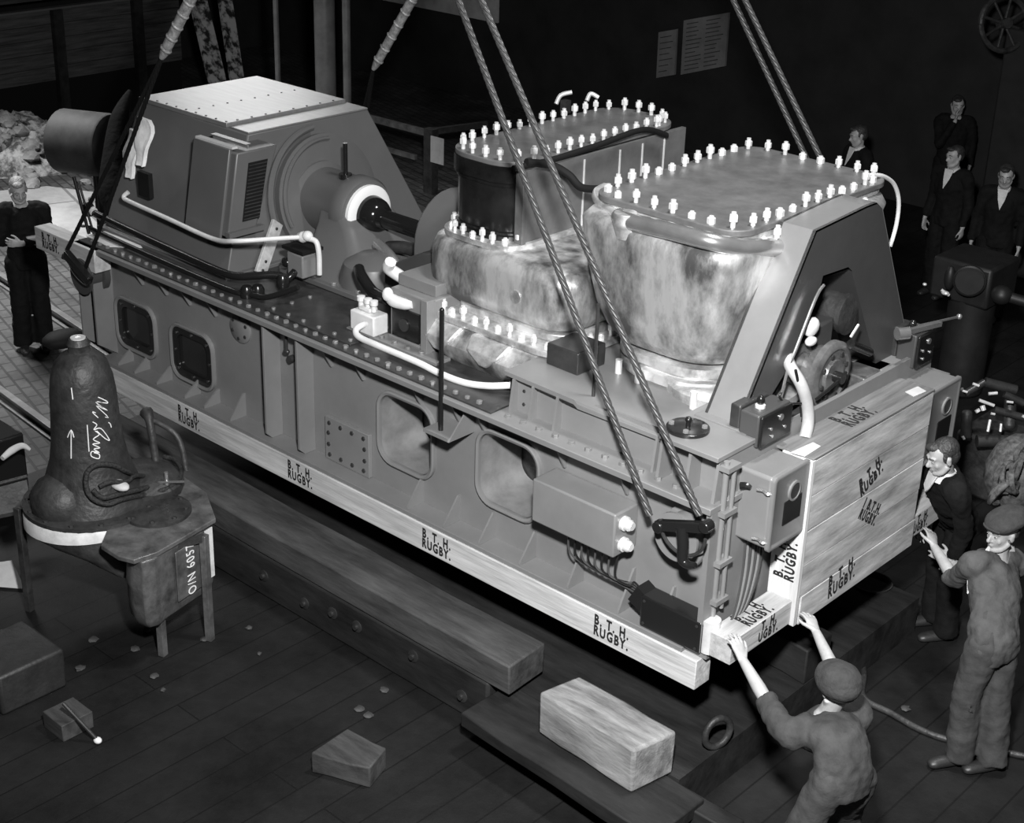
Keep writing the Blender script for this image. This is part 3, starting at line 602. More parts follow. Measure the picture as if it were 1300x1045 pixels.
studs(uf, [p+V((0,0,.035)) for p in along(rr(-2.83,-2.19,.70,2.36,1.965,.2,8), .088) if p.y < 1.2 and p.x < -2.2], kinds=(1,2,0), s=1.05)
tr = lambda z, d=0: rr(-2.84-d,-2.24+d,.765-d,2.42+d,z,.20+d,8)
bm = bm_(); loft(bm, [tr(2.0,.03), tr(2.03,.03), tr(2.035,.015), tr(2.05,.015), tr(2.055), tr(2.36)]); part('trunk', bm, mat('polished_dark_trunk', .05, .24, .8, .6, 4), TR, 'tall polished dark trunk', sm=60)
bm = bm_(); loft(bm, [tr(2.36,.012), tr(2.385,.012), tr(2.39,.03), tr(2.50,.03)]); part('trunk_collar', bm, mat('polished_dark_trunk', .035), TR, sm=40)
bm = bm_(); box(bm, (-2.23,.82,1.97), (-2.19,2.56,2.49)); box(bm, (-2.24,.80,1.95), (-2.17,.84,2.49)); part('trunk_panel', bm, mat('satin_panel', .17, .3, .35, .3, 3, .04, 30), TR, 'satin side panel with riveted seams', bevel=.003)
bm = bm_()
for y in (1.42, 1.80, 2.05, 2.3): box(bm, (-2.19,y,1.99), (-2.184,y+.012,2.46))
part('panel_seams', bm, STEEL, TR, kind='stuff')
tc_ = [pZ(582,183,2.53), pZ(640,205,2.53), pZ(818,152,2.53), pZ(745,128,2.53)]
cvr = rr(-2.87,-2.20,.74,2.55,2.50,.24,8)
bm = bm_(); loft(bm, [cvr, [p+V((0,0,.035)) for p in cvr]]); cv = part('top_cover', bm, COVER, TR, 'oblong bolted top cover', bevel=.005)
studs(cv, [p+V((0,0,.035)) for p in along(rr(-2.83,-2.24,.78,2.51,2.50,.21,8), .118)], kinds=(1,1,2,1), s=1.1)
bm = bm_(); tube(bm, [pD(706,132,12.0), pD(712,121,12.0), pD(726,117,12.0)], .018); part('steam_cock', bm, STEEL, TR); bm = bm_(); tube(bm, [pD(745,128,12.0), pD(750,119,12.0), pD(760,124,12.0)], .018); part('steam_cock', bm, STEEL, TR); bm = bm_(); box(bm, pD(718,135,12)-V((.03,.03,.05)), pD(718,135,12)+V((.03,.03,.05))); part('cock_body', bm, DARKST, TR)
# dark tube painted in for the shaded gap under the cover, plus a hose
bm = bm_(); tube(bm, [pX(652,214,-2.13), pX(700,203,-2.13), pX(760,184,-2.13), pX(815,165,-2.13), pX(846,172,-2.13)], .022, n=8); tube(bm, [pX(668,206,-2.12), pX(700,210,-2.08), pX(722,222,-2.0), pX(738,238,-1.9), pX(765,240,-1.75)], .026, n=8)
single('hose', bm, BLACKM, 'black hose draped from the trunk cover to the big bolted cover, and a dark strip for the shaded gap', 'hose', pX(700,196,-2.12), sm=60)

# ================================================================== SECOND TURBINE (the big one)
UR = thing('large_turbine', (-1.0, 1.4, 1.4), 'large lagged turbine casing with a wide bolted cover near the right end', 'turbine')
def ur(z, x0, x1, y0, y1, r): return rr(x0, x1, y0, y1, z, r, 10)
bm = bm_(); loft(bm, [ur(1.60,-1.38,-.58,.78,2.1,.30), ur(1.64,-1.44,-.52,.70,2.2,.34), ur(1.72,-1.50,-.47,.64,2.26,.36), ur(1.85,-1.54,-.44,.60,2.3,.34), ur(2.05,-1.57,-.42,.58,2.34,.30), ur(2.30,-1.60,-.38,.56,2.40,.26), ur(2.385,-1.60,-.37,.56,2.42,.24), ur(2.43,-1.56,-.40,.60,2.40,.22), ur(2.44,-1.50,-.44,.66,2.36,.2)])
part('casing', bm, LAG, UR, 'streaked aluminium lagged casing', sm=65)
bm = bm_(); loft(bm, [ur(1.41,-1.36,-.62,.74,2.05,.30), ur(1.44,-1.36,-.56,.70,2.05,.30), ur(1.50,-1.38,-.55,.70,2.1,.3), ur(1.505,-1.34,-.58,.74,2.1,.3), ur(1.54,-1.34,-.58,.74,2.1,.3), ur(1.545,-1.38,-.54,.69,2.1,.3), ur(1.60,-1.38,-.54,.69,2.1,.3), ur(1.605,-1.3,-.6,.76,2.1,.3)]); part('lower_band', bm, LAG2, UR, sm=40)
bm = bm_(); lathe(bm, (-.62,1.05,1.41), (0,0,1), [(.42,0),(.42,.06),(.34,.08)], n=32); part('base_ring', bm, LAG2, UR)
for x, y in ((-1.05,.66),(-1.22,.68),(-.60,.62)):
    bm = bm_(); cyl(bm, (x,y,1.40), (x,y,1.52), .022); part('support_pin', bm, STEEL, UR)
bm = bm_(); box(bm, (-1.62,.45,1.43), (-1.36,.72,1.58)); part('side_bracket', bm, DARKST, UR, bevel=.01)
cr = rr(-1.54,-.45,.72,2.40,2.44,.16,8)
bm = bm_(); loft(bm, [cr, [p+V((0,0,.04)) for p in cr]]); part('cover_flange', bm, LAG2, UR, bevel=.004)
cr2 = rr(-1.56,-.43,.70,2.42,2.48,.17,8)
bm = bm_(); loft(bm, [cr2, [p+V((0,0,.04)) for p in cr2]]); cv = part('top_cover', bm, COVER, UR, 'wide bolted top cover plate', bevel=.006)
studs(cv, [p+V((0,0,.04)) for p in along(rr(-1.51,-.48,.75,2.37,2.48,.14,8), .138)], kinds=(0,2,1,0,2), s=1.2)
studs(UR, [V((-.40,.9+.14*i,2.435)) for i in range(9)], kinds=(0,2), s=1.1)
Pp = [pY(786,274,.62), pY(794,280,.59), pY(850,293,.56), pY(900,306,.57), pX(942,314,-.44), pX(975,314,-.385), pX(995,316,-.40), pX(1006,326,-.47)]
bm = bm_(); tube(bm, Pp, .052, n=16); part('transfer_pipe', bm, PIPEM, UR, 'thick polished transfer pipe')
bm = bm_(); tube(bm, [Pp[1]+V((0,0,.05)), Pp[1]+V((0,0,-.02)), Pp[1]+V((0,.0,-.11))], [.07,.075,.045], n=14); tube(bm, [pZ(768,238,2.45), pZ(759,243,2.45), pZ(758,252,2.44), pZ(768,262,2.44), Pp[1]], .030, n=10, k=6); part('pipe_union', bm, LAG2, UR)
bm = bm_(); tube(bm, [pX(1106,222,-.5), pX(1122,224,-.5), pX(1135,234,-.5), pX(1141,255,-.5), pX(1138,285,-.5), pX(1130,313,-.5)], .014, n=8); part('vent_pipe', bm, PIPEW, UR, 'thin white bent vent pipe')

# ================================================================== SUPPORT FRAME
AF = thing('support_frame', (-.3, 1.45, 1.4), 'grey A-shaped steel support frame standing at the near end of the machine', 'frame')
XF = -.18
outer = [pX(u, v, XF) for u, v in ((938,540),(1036,293),(1100,262),(1113,257),(1120,265),(1151,430),(1150,462))]
inner = [pX(u, v, XF) for u, v in ((1112,462),(1082,345),(1078,341),(1046,352),(1044,361),(1008,458),(966,528))]
bm = bm_(); vs = outer+inner
holed(bm, vs, [], (-.02, 0, 0)); part('front_plate', bm, PAINTD, AF)  # same grey paint as the flange, shade of this side put into the colour
bm = bm_(); d = V((-.24,0,0))
loft(bm, [[p, p+d] for p in outer], caps=False, closed=False)
rings = []
for p in outer: rings.append([p+V((0,0,0)), p+d, p+d+V((0,.012,-.012)), p+V((0,.012,-.012))])
bm.free(); bm = bm_(); loft(bm, rings); part('side_flange', bm, PAINT, AF, 'grey outer flange')
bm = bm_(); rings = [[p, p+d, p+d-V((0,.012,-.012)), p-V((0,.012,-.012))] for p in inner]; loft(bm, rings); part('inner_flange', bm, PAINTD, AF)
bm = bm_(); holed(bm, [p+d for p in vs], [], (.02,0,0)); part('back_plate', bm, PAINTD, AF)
bm = bm_(); box(bm, (-.45,.42,1.455), (-.08,.80,1.49)); box(bm, (-.45,1.95,1.38), (-.06,2.55,1.42)); box(bm, (-.15,.7,1.19), (-.10,2.3,1.38)); part('foot_plate', bm, PAINT, AF, bevel=.004)
bm = bm_(); pf = pX(1022,292,-.2); prism(bm, [pX(1020,302,-.3), pX(1022,285,-.3), pX(1040,291,-.3)], (.06,0,0)); part('lug', bm, LAG2, AF)
bm = bm_(); tube(bm, [pX(1046,362,-.14), pX(1036,378,-.14), pX(1012,440,-.14), pX(1000,470,-.14), pX(990,512,-.14)], .010, n=6); part('conduit', bm, PIPEM, AF)

# turning gear under the frame
TG = thing('turning_gear', (-.25, 1.45, 1.35), 'grey cast turning gear with a round ribbed end cover under the frame', 'gear unit')
dc = pX(1058, 477, -.12)
bm = bm_(); lathe(bm, dc+V((-.34,0,0)), (1,0,0), [(.18,0),(.18,.1),(.16,.12),(.16,.28),(.215,.29),(.215,.33),(.19,.345),(.17,.345),(.16,.33),(.11,.33),(.10,.35),(.0,.35)], n=40); tgm = part('end_cover', bm, CASTL, TG)
for i in range(8): a = i*PI/4+.3; inst(BOLTS, 'bolt', tgm, dc+V((.0,.14*math.cos(a),.14*math.sin(a))), (0,PI/2,0), 1.1)
bm = bm_(); cyl(bm, dc+V((.0,0,0)), dc+V((.07,0,0)), .035); tube(bm, [dc+V((.05,.06,.02)), dc+V((.05,-.1,-.03)), dc+V((.05,-.26,-.06))], .010); part('hand_crank', bm, BLACK, TG)
e = pX(1016, 462, -.25); bm = bm_(); lathe(bm, e+V((-.2,0,0)), (1,0,0), [(.10,0),(.10,.16),(.13,.17),(.13,.2),(.08,.21),(.07,.19),(.0,.19)], n=28); part('side_cover', bm, CASTL, TG)
bm = bm_(); e = pX(1038, 425, -.3); box(bm, e-V((.2,.10,.10)), e+V((.05,.10,.10))); box(bm, e-V((.15,.14,.17)), e+V((.02,.16,-.06))); part('gear_body', bm, PAINTD, TG, bevel=.02)
bm = bm_(); e = pX(1056, 392, -.35); cyl(bm, e+V((-.2,0,0)), e+V((.1,0,0)), .12); lathe(bm, e+V((.1,0,0)), (1,0,0), [(.135,0),(.135,.03),(.06,.05)], n=24); part('motor', bm, CAST, TG)
bm = bm_(); e = pX(1030, 415, -.2); ell(bm, e, (.04,.07,.06)); ell(bm, e+V((.02,-.02,-.08)), (.03,.05,.03)); part('oil_cup', bm, PIPEW, TG)
bm = bm_(); cyl(bm, pX(1080,437,-.1), pX(1104,447,-.1), .028); part('black_handle', bm, BLACK, TG)
bm = bm_(); obox(bm, pX(1080,428,-.1), pX(1090,412,-.1), .012, .012); part('lever', bm, PIPEW, TG)
bm = bm_(); box(bm, (-.30,1.0,1.2), (-.06,2.2,1.30)); box(bm, (-.30,1.75,1.30), (-.1,2.1,1.42)); part('base', bm, CASTL, TG, bevel=.01)
bm = bm_(); tube(bm, [pX(998,436,-.28), pX(1002,462,-.16), pX(1016,486,-.05), pX(1024,510,-.02), pX(1026,535,.0), pX(1022,556,.02)], .036, n=14); single('lagged_pipe', bm, mat('grey_white_paint', .40, .4, 0, .15, 8), 'thick white bent pipe running down beside the A-shaped frame', 'pipe', pX(1022,556,.02), sm=60)
bm = bm_(); tube(bm, [pX(992,498,-.05), pX(990,505,-.05), pX(1000,512,-.04), pX(1017,512,-.02)], .007); tube(bm, [pX(1010,470,-.05), pX(1016,500,-.05), pX(1018,535,-.03)], .009); part('wire', bm, BLACK, TG)

# ================================================================== JUNCTION AND SWITCH BOXES
def junction(y0, y1, z0, z1, label, cord=True):
    t = thing('junction_box', (.05, (y0+y1)/2, z0), label, 'junction box', None)
    bm = bm_(); box(bm, (-.08,y0,z0), (.185,y1,z1)); part('body', bm, PAINT, t, bevel=.02, seg=3)
    rg = lambda x, d, r: yz(rr(y0+d, y1-d, z0+d, z1-d, 0, r), x)
    bm = bm_(); loft(bm, [rg(.185,-.012,.03), rg(.205,-.012,.03), rg(.21,-.004,.025), rg(.21,.012,.02), rg(.205,.02,.015)]); dr = part('door', bm, PAINT, t)
    cy = (y0+y1)/2+.03
    bm = bm_(); lathe(bm, (.205, cy, z0+(z1-z0)*.70), (1,0,0), [(.062,0),(.062,.012),(.05,.014),(.05,.006),(0,.006)], n=24); gl = part('gauge', bm, PAINT, dr)
    bm = bm_(); lathe(bm, (.210, cy, z0+(z1-z0)*.70), (1,0,0), [(.049,0),(.049,.004),(.0,.004)], n=20); part('gauge_face', bm, CAST, gl)
    bm = bm_(); box(bm, (.205,cy-.09,z0+.12), (.212,cy+.09,z0+.27)); part('nameplate', bm, BLACK, dr, 'black nameplate', bevel=.003)
    bm = bm_()
    for z in (z0+.05, z1-.09):
        bm2 = bm_(); tube(bm2, [(.19,y0-.005,z), (.17,y0-.02,z), (.14,y0-.012,z+.005), (.10,y0-.015,z)], .011, n=6); part('latch', bm2, PIPEM, t)
        bm2 = bm_(); tube(bm2, [(.2,y1+.01,z), (.2,y1+.03,z-.01), (.2,y1+.06,z-.01)], .008, n=6); part('wing_bolt', bm2, PIPEM, t)
    bm.free()
    return t
jb = junction(.31, .655, .89, 1.34, 'grey junction box hanging at the near left corner, beside the crate')
bm = bm_(); tube(bm, [(.06,.295,1.245),(.03,.29,1.25),(.0,.285,1.24)], [.012,.02,.022], n=8); part('latch_handle', bm, BLACK, jb)
junction(2.09, 2.47, .80, 1.31, 'grey junction box hanging at the right corner, beyond the crate')
def switchbox(y0, y1, z0, z1, label, x1=.0, knob=True):
    t = thing('switch_box', (x1-.1, (y0+y1)/2, z0), label, 'switch box')
    bm = bm_(); box(bm, (x1-.14,y0,z0), (x1-.01,y1,z1)); part('body', bm, PAINTD, t, bevel=.01)
    bm = bm_(); box(bm, (x1-.22,y0+.02,z0+.01), (x1-.15,y1-.02,z1+.01)); part('back_case', bm, DARKST, t, bevel=.01)
    bm = bm_(); box(bm, (x1-.01,y0+.005,z0+.005), (x1+.012,y1-.005,z1-.005)); fp = part('front_plate', bm, BLACK, t, 'glossy black front', bevel=.008)
    for dy, dz in ((.6,.72),(.3,.5),(.75,.35),(.35,.25)):
        bm = bm_(); cyl(bm, (x1+.012,y0+(y1-y0)*dy,z0+(z1-z0)*dz), (x1+.02,y0+(y1-y0)*dy,z0+(z1-z0)*dz), .02 if dz > .7 else .010, n=12); part('screw', bm, PIPEM, fp)
    bm = bm_(); lathe(bm, (x1-.08,(y0+y1)/2-.05,z1-.003), (0,0,1), [(.03,0),(.03,.02),(.022,.025)], n=14); part('lamp_base', bm, STEEL, t)
    bm = bm_(); ell(bm, (x1-.08,(y0+y1)/2-.05,z1+.045), (.024,.024,.032)); part('indicator_lamp', bm, BLACK, t, 'black indicator lamp')
    for yy in (y0+.05, y0+.12, y0+.18):
        bm = bm_(); tube(bm, [(x1-.06,yy,z0+.01),(x1-.05,yy,z0-.04),(x1-.04,yy+.03,z0-.09),(x1-.1,yy+.06,z0-.11)], .009, n=6); part('lead', bm, BLACK, t)
    return t
switchbox(.42, .74, 1.42, 1.62, 'small switch box with black front and lamp above the near left junction box')
s2 = switchbox(2.20, 2.42, 1.38, 1.61, 'small switch box with black front, mounted on the right leg of the frame')
bm = bm_(); obox(bm, (-.05,2.05,1.66), (.02,2.44,1.64), .03, .03); cyl(bm, (-.06,2.02,1.66), (-.02,2.09,1.66), .04); obox(bm, (-.06,2.30,1.64), (.0,2.75,1.60), .012, .012); ell(bm, (.0,2.75,1.60), (.02,.02,.02)); part('mounting_bar', bm, PIPEM, s2)

# ================================================================== CRATE
KR = thing('crate', (.05, 1.36, .22), 'large pale boarded crate at the near end of the machine, stencilled B.T.H. RUGBY', 'crate')
zs = [.22, .42, .64, .87, 1.10, 1.335]
for i in range(5):
    bm = bm_(); box(bm, (.199, .69 if i else .72, zs[i]+.003), (.222-.003*(i%2), 2.07+(.0 if i else .01), zs[i+1]-.003)); part('board', bm, W_CRATE, KR, bevel=.002)
bm = bm_(); box(bm, (.02,.655,.24), (.225,.69,1.34)); part('end_board', bm, W_END, KR, 'pale end board', bevel=.003)
bm = bm_(); box(bm, (.02,2.06,.42), (.2,2.085,1.33)); part('end_board', bm, W_CRATE, KR)
bm = bm_(); box(bm, (-.06,.67,1.335), (.222,2.08,1.352)); part('top_board', bm, W_CRTOP, KR, 'darker top boards', bevel=.002)
for p in ((983,565),(1040,548)):
    c = pZ(p[0], p[1], 1.354) if p[0] > 1000 else pZ(1000, 563, 1.354)
c = pZ(1022, 556, 1.353); bm = bm_(); prism(bm, [pZ(1003,575,1.353), pZ(1032,562,1.353), pZ(1042,567,1.353), pZ(1022,580,1.353)], (0,0,.003)); part('paper_patch', bm, PAPER, KR)
bm = bm_(); prism(bm, [pZ(1149,498,1.353), pZ(1165,491,1.353), pZ(1176,497,1.353), pZ(1160,504,1.353)], (0,0,.003)); part('paper_patch', bm, PAPER, KR)
bm = bm_(); prism(bm, [pZ(1078,512,1.353), pZ(1078,503,1.353), pZ(1090,507,1.353)], (0,0,.05)); part('corner_block', bm, W_END, KR)
letters(KR, ['B. T. H.', 'RUGBY.'], .085, (.2235, 1.38, .99), (0, 1, .42), (0, -.42, 1), bold=.004)
letters(KR, ['1 B.T.H.', 'RUGBY.'], .085, (.2235, 1.43, .72), (0, 1, -.62), (0, .62, 1), bold=.003)
letters(KR, ['B. T. H.', 'RUGBY.'], .10, (.2235, 1.18, .36), (0, 1, .12), (0, -.12, 1), bold=.003)
letters(KR, ['B. T. H.', 'RUGBY.'], .085, (.125, .6535, .66), (0, 0, 1), (-1, 0, 0), bold=.003)
letters(KR, ['B. T. H.', 'RUGBY.'], .10, (.07, 1.35, 1.3535), (0, 1, 0), (-1, 0, 0), bold=.003)

# ================================================================== WAGON, BAULKS AND BLOCKS BELOW
WG = thing('flat_wagon', (-2.5, 1.0, FZ), 'low dark timber wagon standing beneath the slung machine', 'wagon')
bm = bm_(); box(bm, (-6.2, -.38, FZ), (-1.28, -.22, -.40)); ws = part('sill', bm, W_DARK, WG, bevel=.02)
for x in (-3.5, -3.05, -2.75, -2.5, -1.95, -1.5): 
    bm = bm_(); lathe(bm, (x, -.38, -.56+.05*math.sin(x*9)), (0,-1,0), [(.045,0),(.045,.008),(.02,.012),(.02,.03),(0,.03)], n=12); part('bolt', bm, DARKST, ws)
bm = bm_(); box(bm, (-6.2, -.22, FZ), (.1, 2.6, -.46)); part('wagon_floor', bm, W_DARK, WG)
bm = bm_(); box(bm, (-1.28, -.34, FZ), (.55, -.20, -.50)); part('cross_sill', bm, W_DARK, WG, bevel=.01)
def baulk(name, pts, z0, z1, m, label, bev=.012, cut=6):
    """long timber with slightly uneven faces; pts = four plan corners"""
    bm = bm_(); a, b, c, d = [V(p) for p in pts]; rings = []
    for i in range(cut+1):
        t = i/cut; p, q = a.lerp(b, t), d.lerp(c, t); j = lambda: random.uniform(-.008, .008)
        rings.append([V((p.x, p.y+j(), z0)), V((q.x, q.y+j(), z0)), V((q.x, q.y+j(), z1+j())), V((p.x, p.y+j(), z1+j()))])
    loft(bm, rings); return single(name, bm, m, label, 'timber', ((a.x+c.x)/2, (a.y+c.y)/2, z0), bevel=bev)
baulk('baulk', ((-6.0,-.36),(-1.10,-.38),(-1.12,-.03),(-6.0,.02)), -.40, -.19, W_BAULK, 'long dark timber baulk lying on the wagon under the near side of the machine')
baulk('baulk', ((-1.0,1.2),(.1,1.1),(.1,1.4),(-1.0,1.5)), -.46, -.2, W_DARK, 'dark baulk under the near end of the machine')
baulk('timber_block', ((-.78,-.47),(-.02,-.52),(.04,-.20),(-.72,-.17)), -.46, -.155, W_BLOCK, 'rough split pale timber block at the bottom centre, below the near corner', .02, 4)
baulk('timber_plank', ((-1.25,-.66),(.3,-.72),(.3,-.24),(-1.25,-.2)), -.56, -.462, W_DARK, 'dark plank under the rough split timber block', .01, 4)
baulk('timber_block', (pZ(395,955,-.6), pZ(470,975,-.6), pZ(490,950,-.6), pZ(440,925,-.6)), FZ, -.6, W_BAULK, 'small timber block lying alone on the dark floor boards', .01, 3)
baulk('timber_block', (pZ(978,822,-.55), pZ(1008,842,-.55), pZ(1018,832,-.55), pZ(990,815,-.55)), -.60, -.55, W_BLOCK, 'small pale wedge behind the raised forearms of the capped worker', .006, 2)
c = pD(911, 930, 9.0)
bm = bm_(); n_ = 22; P = [c+V((.03*math.cos(a), .085*math.cos(a), .10*math.sin(a))) for a in [2*PI*i/n_ for i in range(n_)]]; P.append(P[0]); tube(bm, P, .022, n=8, k=1)
single('iron_ring', bm, CAST, 'dark iron ring hanging beside the split timber block', 'ring', c-V((0,0,.12)), sm=60)
bm = bm_(); tube(bm, [pZ(985,830,FZ+.02), pZ(1035,798,FZ+.02), pZ(1075,815,FZ+.02), pZ(1096,850,FZ+.02), pZ(1096,885,FZ+.02), pZ(1130,905,FZ+.02), pZ(1190,935,FZ+.02), pZ(1300,960,FZ+.02)], .022, n=8, k=10)
single('hose', bm, CAST, 'dark hose winding across the floor behind the capped worker', 'hose', pZ(1096,885,FZ), sm=60)
b = pZ(1100, 785, FZ); bm = bm_(); lathe(bm, b, (0,0,1), [(.10,0),(.14,.30),(.15,.31),(.14,.31),(.13,.28),(.09,.02),(0,.02)], n=24); bk = single('bucket', bm, mat('galvanised', .12, .35, .6, .3, 8), 'metal bucket standing on the floor under the crate', 'bucket', b)

# ================================================================== BELL-SHAPED CASTING ON ITS STAND (left foreground)
PZ0 = .12
HS = thing('casting_stand', pZ(215, 815, FZ), 'dark iron stand with thin legs carrying the gearbox casting, bottom left', 'stand')
plate = [pZ(u, v, PZ0-.03) for u, v in ((30,672),(60,700),(110,712),(205,712),(276,668),(262,628),(200,590),(60,600))]
legs = []
for (tu, tv), (bu, bv) in (((207,690),(214,822)), ((271,650),(273,803)), ((30,672),(38,775)), ((150,590),(150,700))):
    b = pZ(bu, bv, FZ); b = b+V((.05,-.08,0)) if bu in (214,273) else b; t = V((b.x, b.y, PZ0-.04)); bm = bm_(); obox(bm, b, t, .05, .05, up=(1,.3,0)); part('leg', bm, CASTL if bu in (214,273) else CAST, HS, bevel=.004); legs.append(t)
bm = bm_()
for i, j in ((0,1),(2,0)): obox(bm, legs[i]-V((0,0,.02)), legs[j]-V((0,0,.02)), .03, .05)
part('top_bar', bm, CAST, HS)
GB = thing('gearbox_casting', pZ(115, 640, PZ0), 'dark gearbox casting with an upright bell-shaped housing chalked with handwriting', 'gearbox')
bc = pZ(118, 634, PZ0)
prof = [(.47,0),(.47,.025),(.37,.03),(.36,.06),(.31,.18),(.262,.33),(.238,.48),(.226,.65),(.218,.82),(.205,.93),(.175,1.03),(.125,1.09),(.075,1.115),(.070,1.15),(.078,1.165),(.06,1.20),(.0,1.205)]
bm = bm_(); lathe(bm, bc, (0,0,1), prof, n=48); bell = part('bell_housing', bm, CAST, GB, 'bell-shaped housing', sm=50)
bm = bm_(); lathe(bm, bc+V((0,0,1.203)), (0,0,1), [(.05,0),(.05,.008),(.02,.008),(.018,.002),(0,.002)], n=20); part('machined_cap', bm, STEEL, bell, 'bright machined cap')
bm = bm_(); ell(bm, pZ(88,640,PZ0)+V((.05,-.08,.08)), (.23,.21,.20)); ell(bm, pZ(185,618,PZ0)+V((.0,.0,.04)), (.30,.26,.13)); part('pump_bulge', bm, CAST, GB)
for i in range(14):
    a = 2*PI*i/14; inst(BOLTS, 'bolt', bell, bc+V((.435*math.cos(a), .435*math.sin(a), .025)), s=1.2)
bm = bm_(); pl = [pZ(u, v, PZ0) for u, v in ((128,692),(150,706),(170,711),(200,701),(274,658),(262,625),(215,592),(165,600))]
prism(bm, pl, (0,0,-.035)); part('top_plate', bm, CASTL, GB, bevel=.006)
body = [pZ(u, v, PZ0-.03) for u, v in ((158,700),(166,709),(180,714),(195,710),(204,702),(268,662),(262,635),(215,615),(170,650))]
bm = bm_(); cen = sum(body, V())/len(body)
rings = []
for z, s in ((-.03,1.),(-.06,1.),(-.10,.96),(-.20,1.0),(-.24,1.03),(-.28,1.0),(-.40,1.0),(-.50,.98),(-.56,.88)): rings.append([V((cen.x+(p.x-cen.x)*s, cen.y+(p.y-cen.y)*s, PZ0+z)) for p in body])
loft(bm, rings); part('gear_case', bm, CASTL, GB, bevel=.01, sm=35)
bm = bm_(); c1 = V((bc.x, bc.y, 0)); c2 = V((cen.x, cen.y, 0)); rings = []
for z, s, t in ((0,.46,0),(-.13,.46,0),(-.18,.41,.12),(-.26,.30,.35),(-.36,.20,.62)):
    c = c1.lerp(c2, t); rings.append([V((c.x+s*math.cos(2*PI*i/32), c.y+s*math.sin(2*PI*i/32), PZ0+z)) for i in range(32)])
loft(bm, rings); part('underbody', bm, CAST, GB, sm=50)
bm = bm_(); rings = []
for i in range(15):
    t = i/14; a = math.radians(-125+110*t)
    rings.append([c1+V((.468*math.cos(a), .468*math.sin(a), PZ0-.02)), c1+V((.474*math.cos(a), .474*math.sin(a), PZ0-.13+.05*t)), c1+V((.455*math.cos(a), .455*math.sin(a), PZ0-.13+.05*t)), c1+V((.455*math.cos(a), .455*math.sin(a), PZ0-.005))])
loft(bm, rings); part('bare_band', bm, mat('pale_wiped_metal', .68, .45, 0, .2, 12), GB, 'pale wiped band')
A, B = pZ(205, 702, PZ0-.03), pZ(268, 662, PZ0-.03); ed = (B-A).normalized(); out = ed.cross(V((0,0,1))).normalized()
if out.dot(CAM-A) < 0: out = -out
def face(t, z, o=.012): return V((A.x, A.y, PZ0+z))+(B-A)*t+out*o
bm = bm_(); prism(bm, [face(.22,-.08), face(.78,-.08), face(.78,-.46), face(.22,-.46)], out*.008); sp_ = part('side_plate', bm, CASTL, GB, bevel=.004)
bm = bm_(); prism(bm, [face(.82,-.06), face(.97,-.06), face(.97,-.44), face(.82,-.44)], out*.008); part('pale_strip', bm, mat('pale_wiped_metal', .68), GB, 'pale wiped strip')
part('chalk_number', text_mesh(['O/N 6057'], .105, face(.5,-.27,.024), (0,0,1), -ed, .001, 1.0, .0), CHALK, sp_)
d0 = pZ(200, 650, PZ0); bm = bm_(); lathe(bm, d0, (0,0,1), [(.23,0),(.23,.02),(.21,.028),(.0,.03)], n=36); dk = part('round_cover', bm, CAST, GB)
for i in range(8): a = i*PI/4; inst(BOLTS, 'bolt', dk, d0+V((.195*math.cos(a), .195*math.sin(a), .028)), s=1.1)
bm = bm_(); cyl(bm, pZ(213,632,PZ0), pZ(213,632,PZ0)+V((0,0,.20)), .014); obox(bm, pZ(213,632,PZ0)+V((-.05,-.05,.12)), pZ(213,632,PZ0)+V((.12,.06,.15)), .012, .012); part('stop_valve', bm, PIPEM, GB)
bm = bm_(); q = pZ(205, 612, PZ0); tube(bm, [q, q+V((-.05,.0,.15)), q+V((-.12,.02,.42)), q+V((-.2,.05,.46))], [.03,.026,.03,.05]); tube(bm, [q+V((-.15,.03,.44)), q+V((.05,.12,.34)), q+V((.14,.12,.1))], .02); part('change_lever', bm, CAST, GB)
def onbell(u, v):
    r = ray(u, v); t = (CAM-bc).length
    def rad(z):
        h = z-bc.z
        for (r0, h0), (r1, h1) in zip(prof, prof[1:]):
            if h0 <= h <= h1: return r0+(r1-r0)*(h-h0)/max(h1-h0, 1e-6)
        return 0
    s = t-1.0
    while s < t+1:
        p = CAM+r*s
        if math.hypot(p.x-bc.x, p.y-bc.y) <= rad(p.z): break
        s += .004
    return p-r*.004
def oncast(u, v, o=.03):
    p = onbell(u, v)
    if p.z < PZ0+.03 or math.hypot(p.x-bc.x, p.y-bc.y) > .6: p = pZ(u, v, PZ0+.06)
    return p + (CAM-p).normalized()*o
ROPEB = mat('black_tarred_rope', .022, .7, 0, .8, 60, .6, 60, spec=.4)
bm = bm_(); tube(bm, [oncast(u, v, .05) for u, v in ((208,600),(185,606),(165,600),(145,591),(125,590),(112,598),(109,612),(112,626),(122,636),(138,640),(155,634),(185,628),(208,622),(226,610),(230,596),(222,584),(208,580))], .018, n=8, k=8)
tube(bm, [oncast(u, v, .06) for u, v in ((126,618),(140,612),(160,612),(172,604),(190,606))], .016, n=8, k=6); tube(bm, [oncast(u, v, .04) for u, v in ((118,622),(130,632),(150,628),(175,622),(200,616))], .018, n=8, k=6)
single('rope_coil', bm, ROPEB, 'black rope coil lying on the gearbox casting', 'rope', pZ(125,640,PZ0+.03), sm=60)
bm = bm_(); ell(bm, oncast(152,616,.03), (.09,.05,.03)); single('rag', bm, PAPER, 'pale rag under the left part of the black rope coil', 'rag', oncast(152,616,.0), sm=60)
bm = bm_(); ell(bm, oncast(180,606,.03), (.07,.05,.025)); single('rag', bm, PAPER, 'pale rag under the right part of the black rope coil', 'rag', oncast(180,606,.0), sm=60)
bm = bm_(); Z = lambda pts, sc, ox, oy: [onbell(ox+x/sc, oy+y/sc) for x, y in pts]
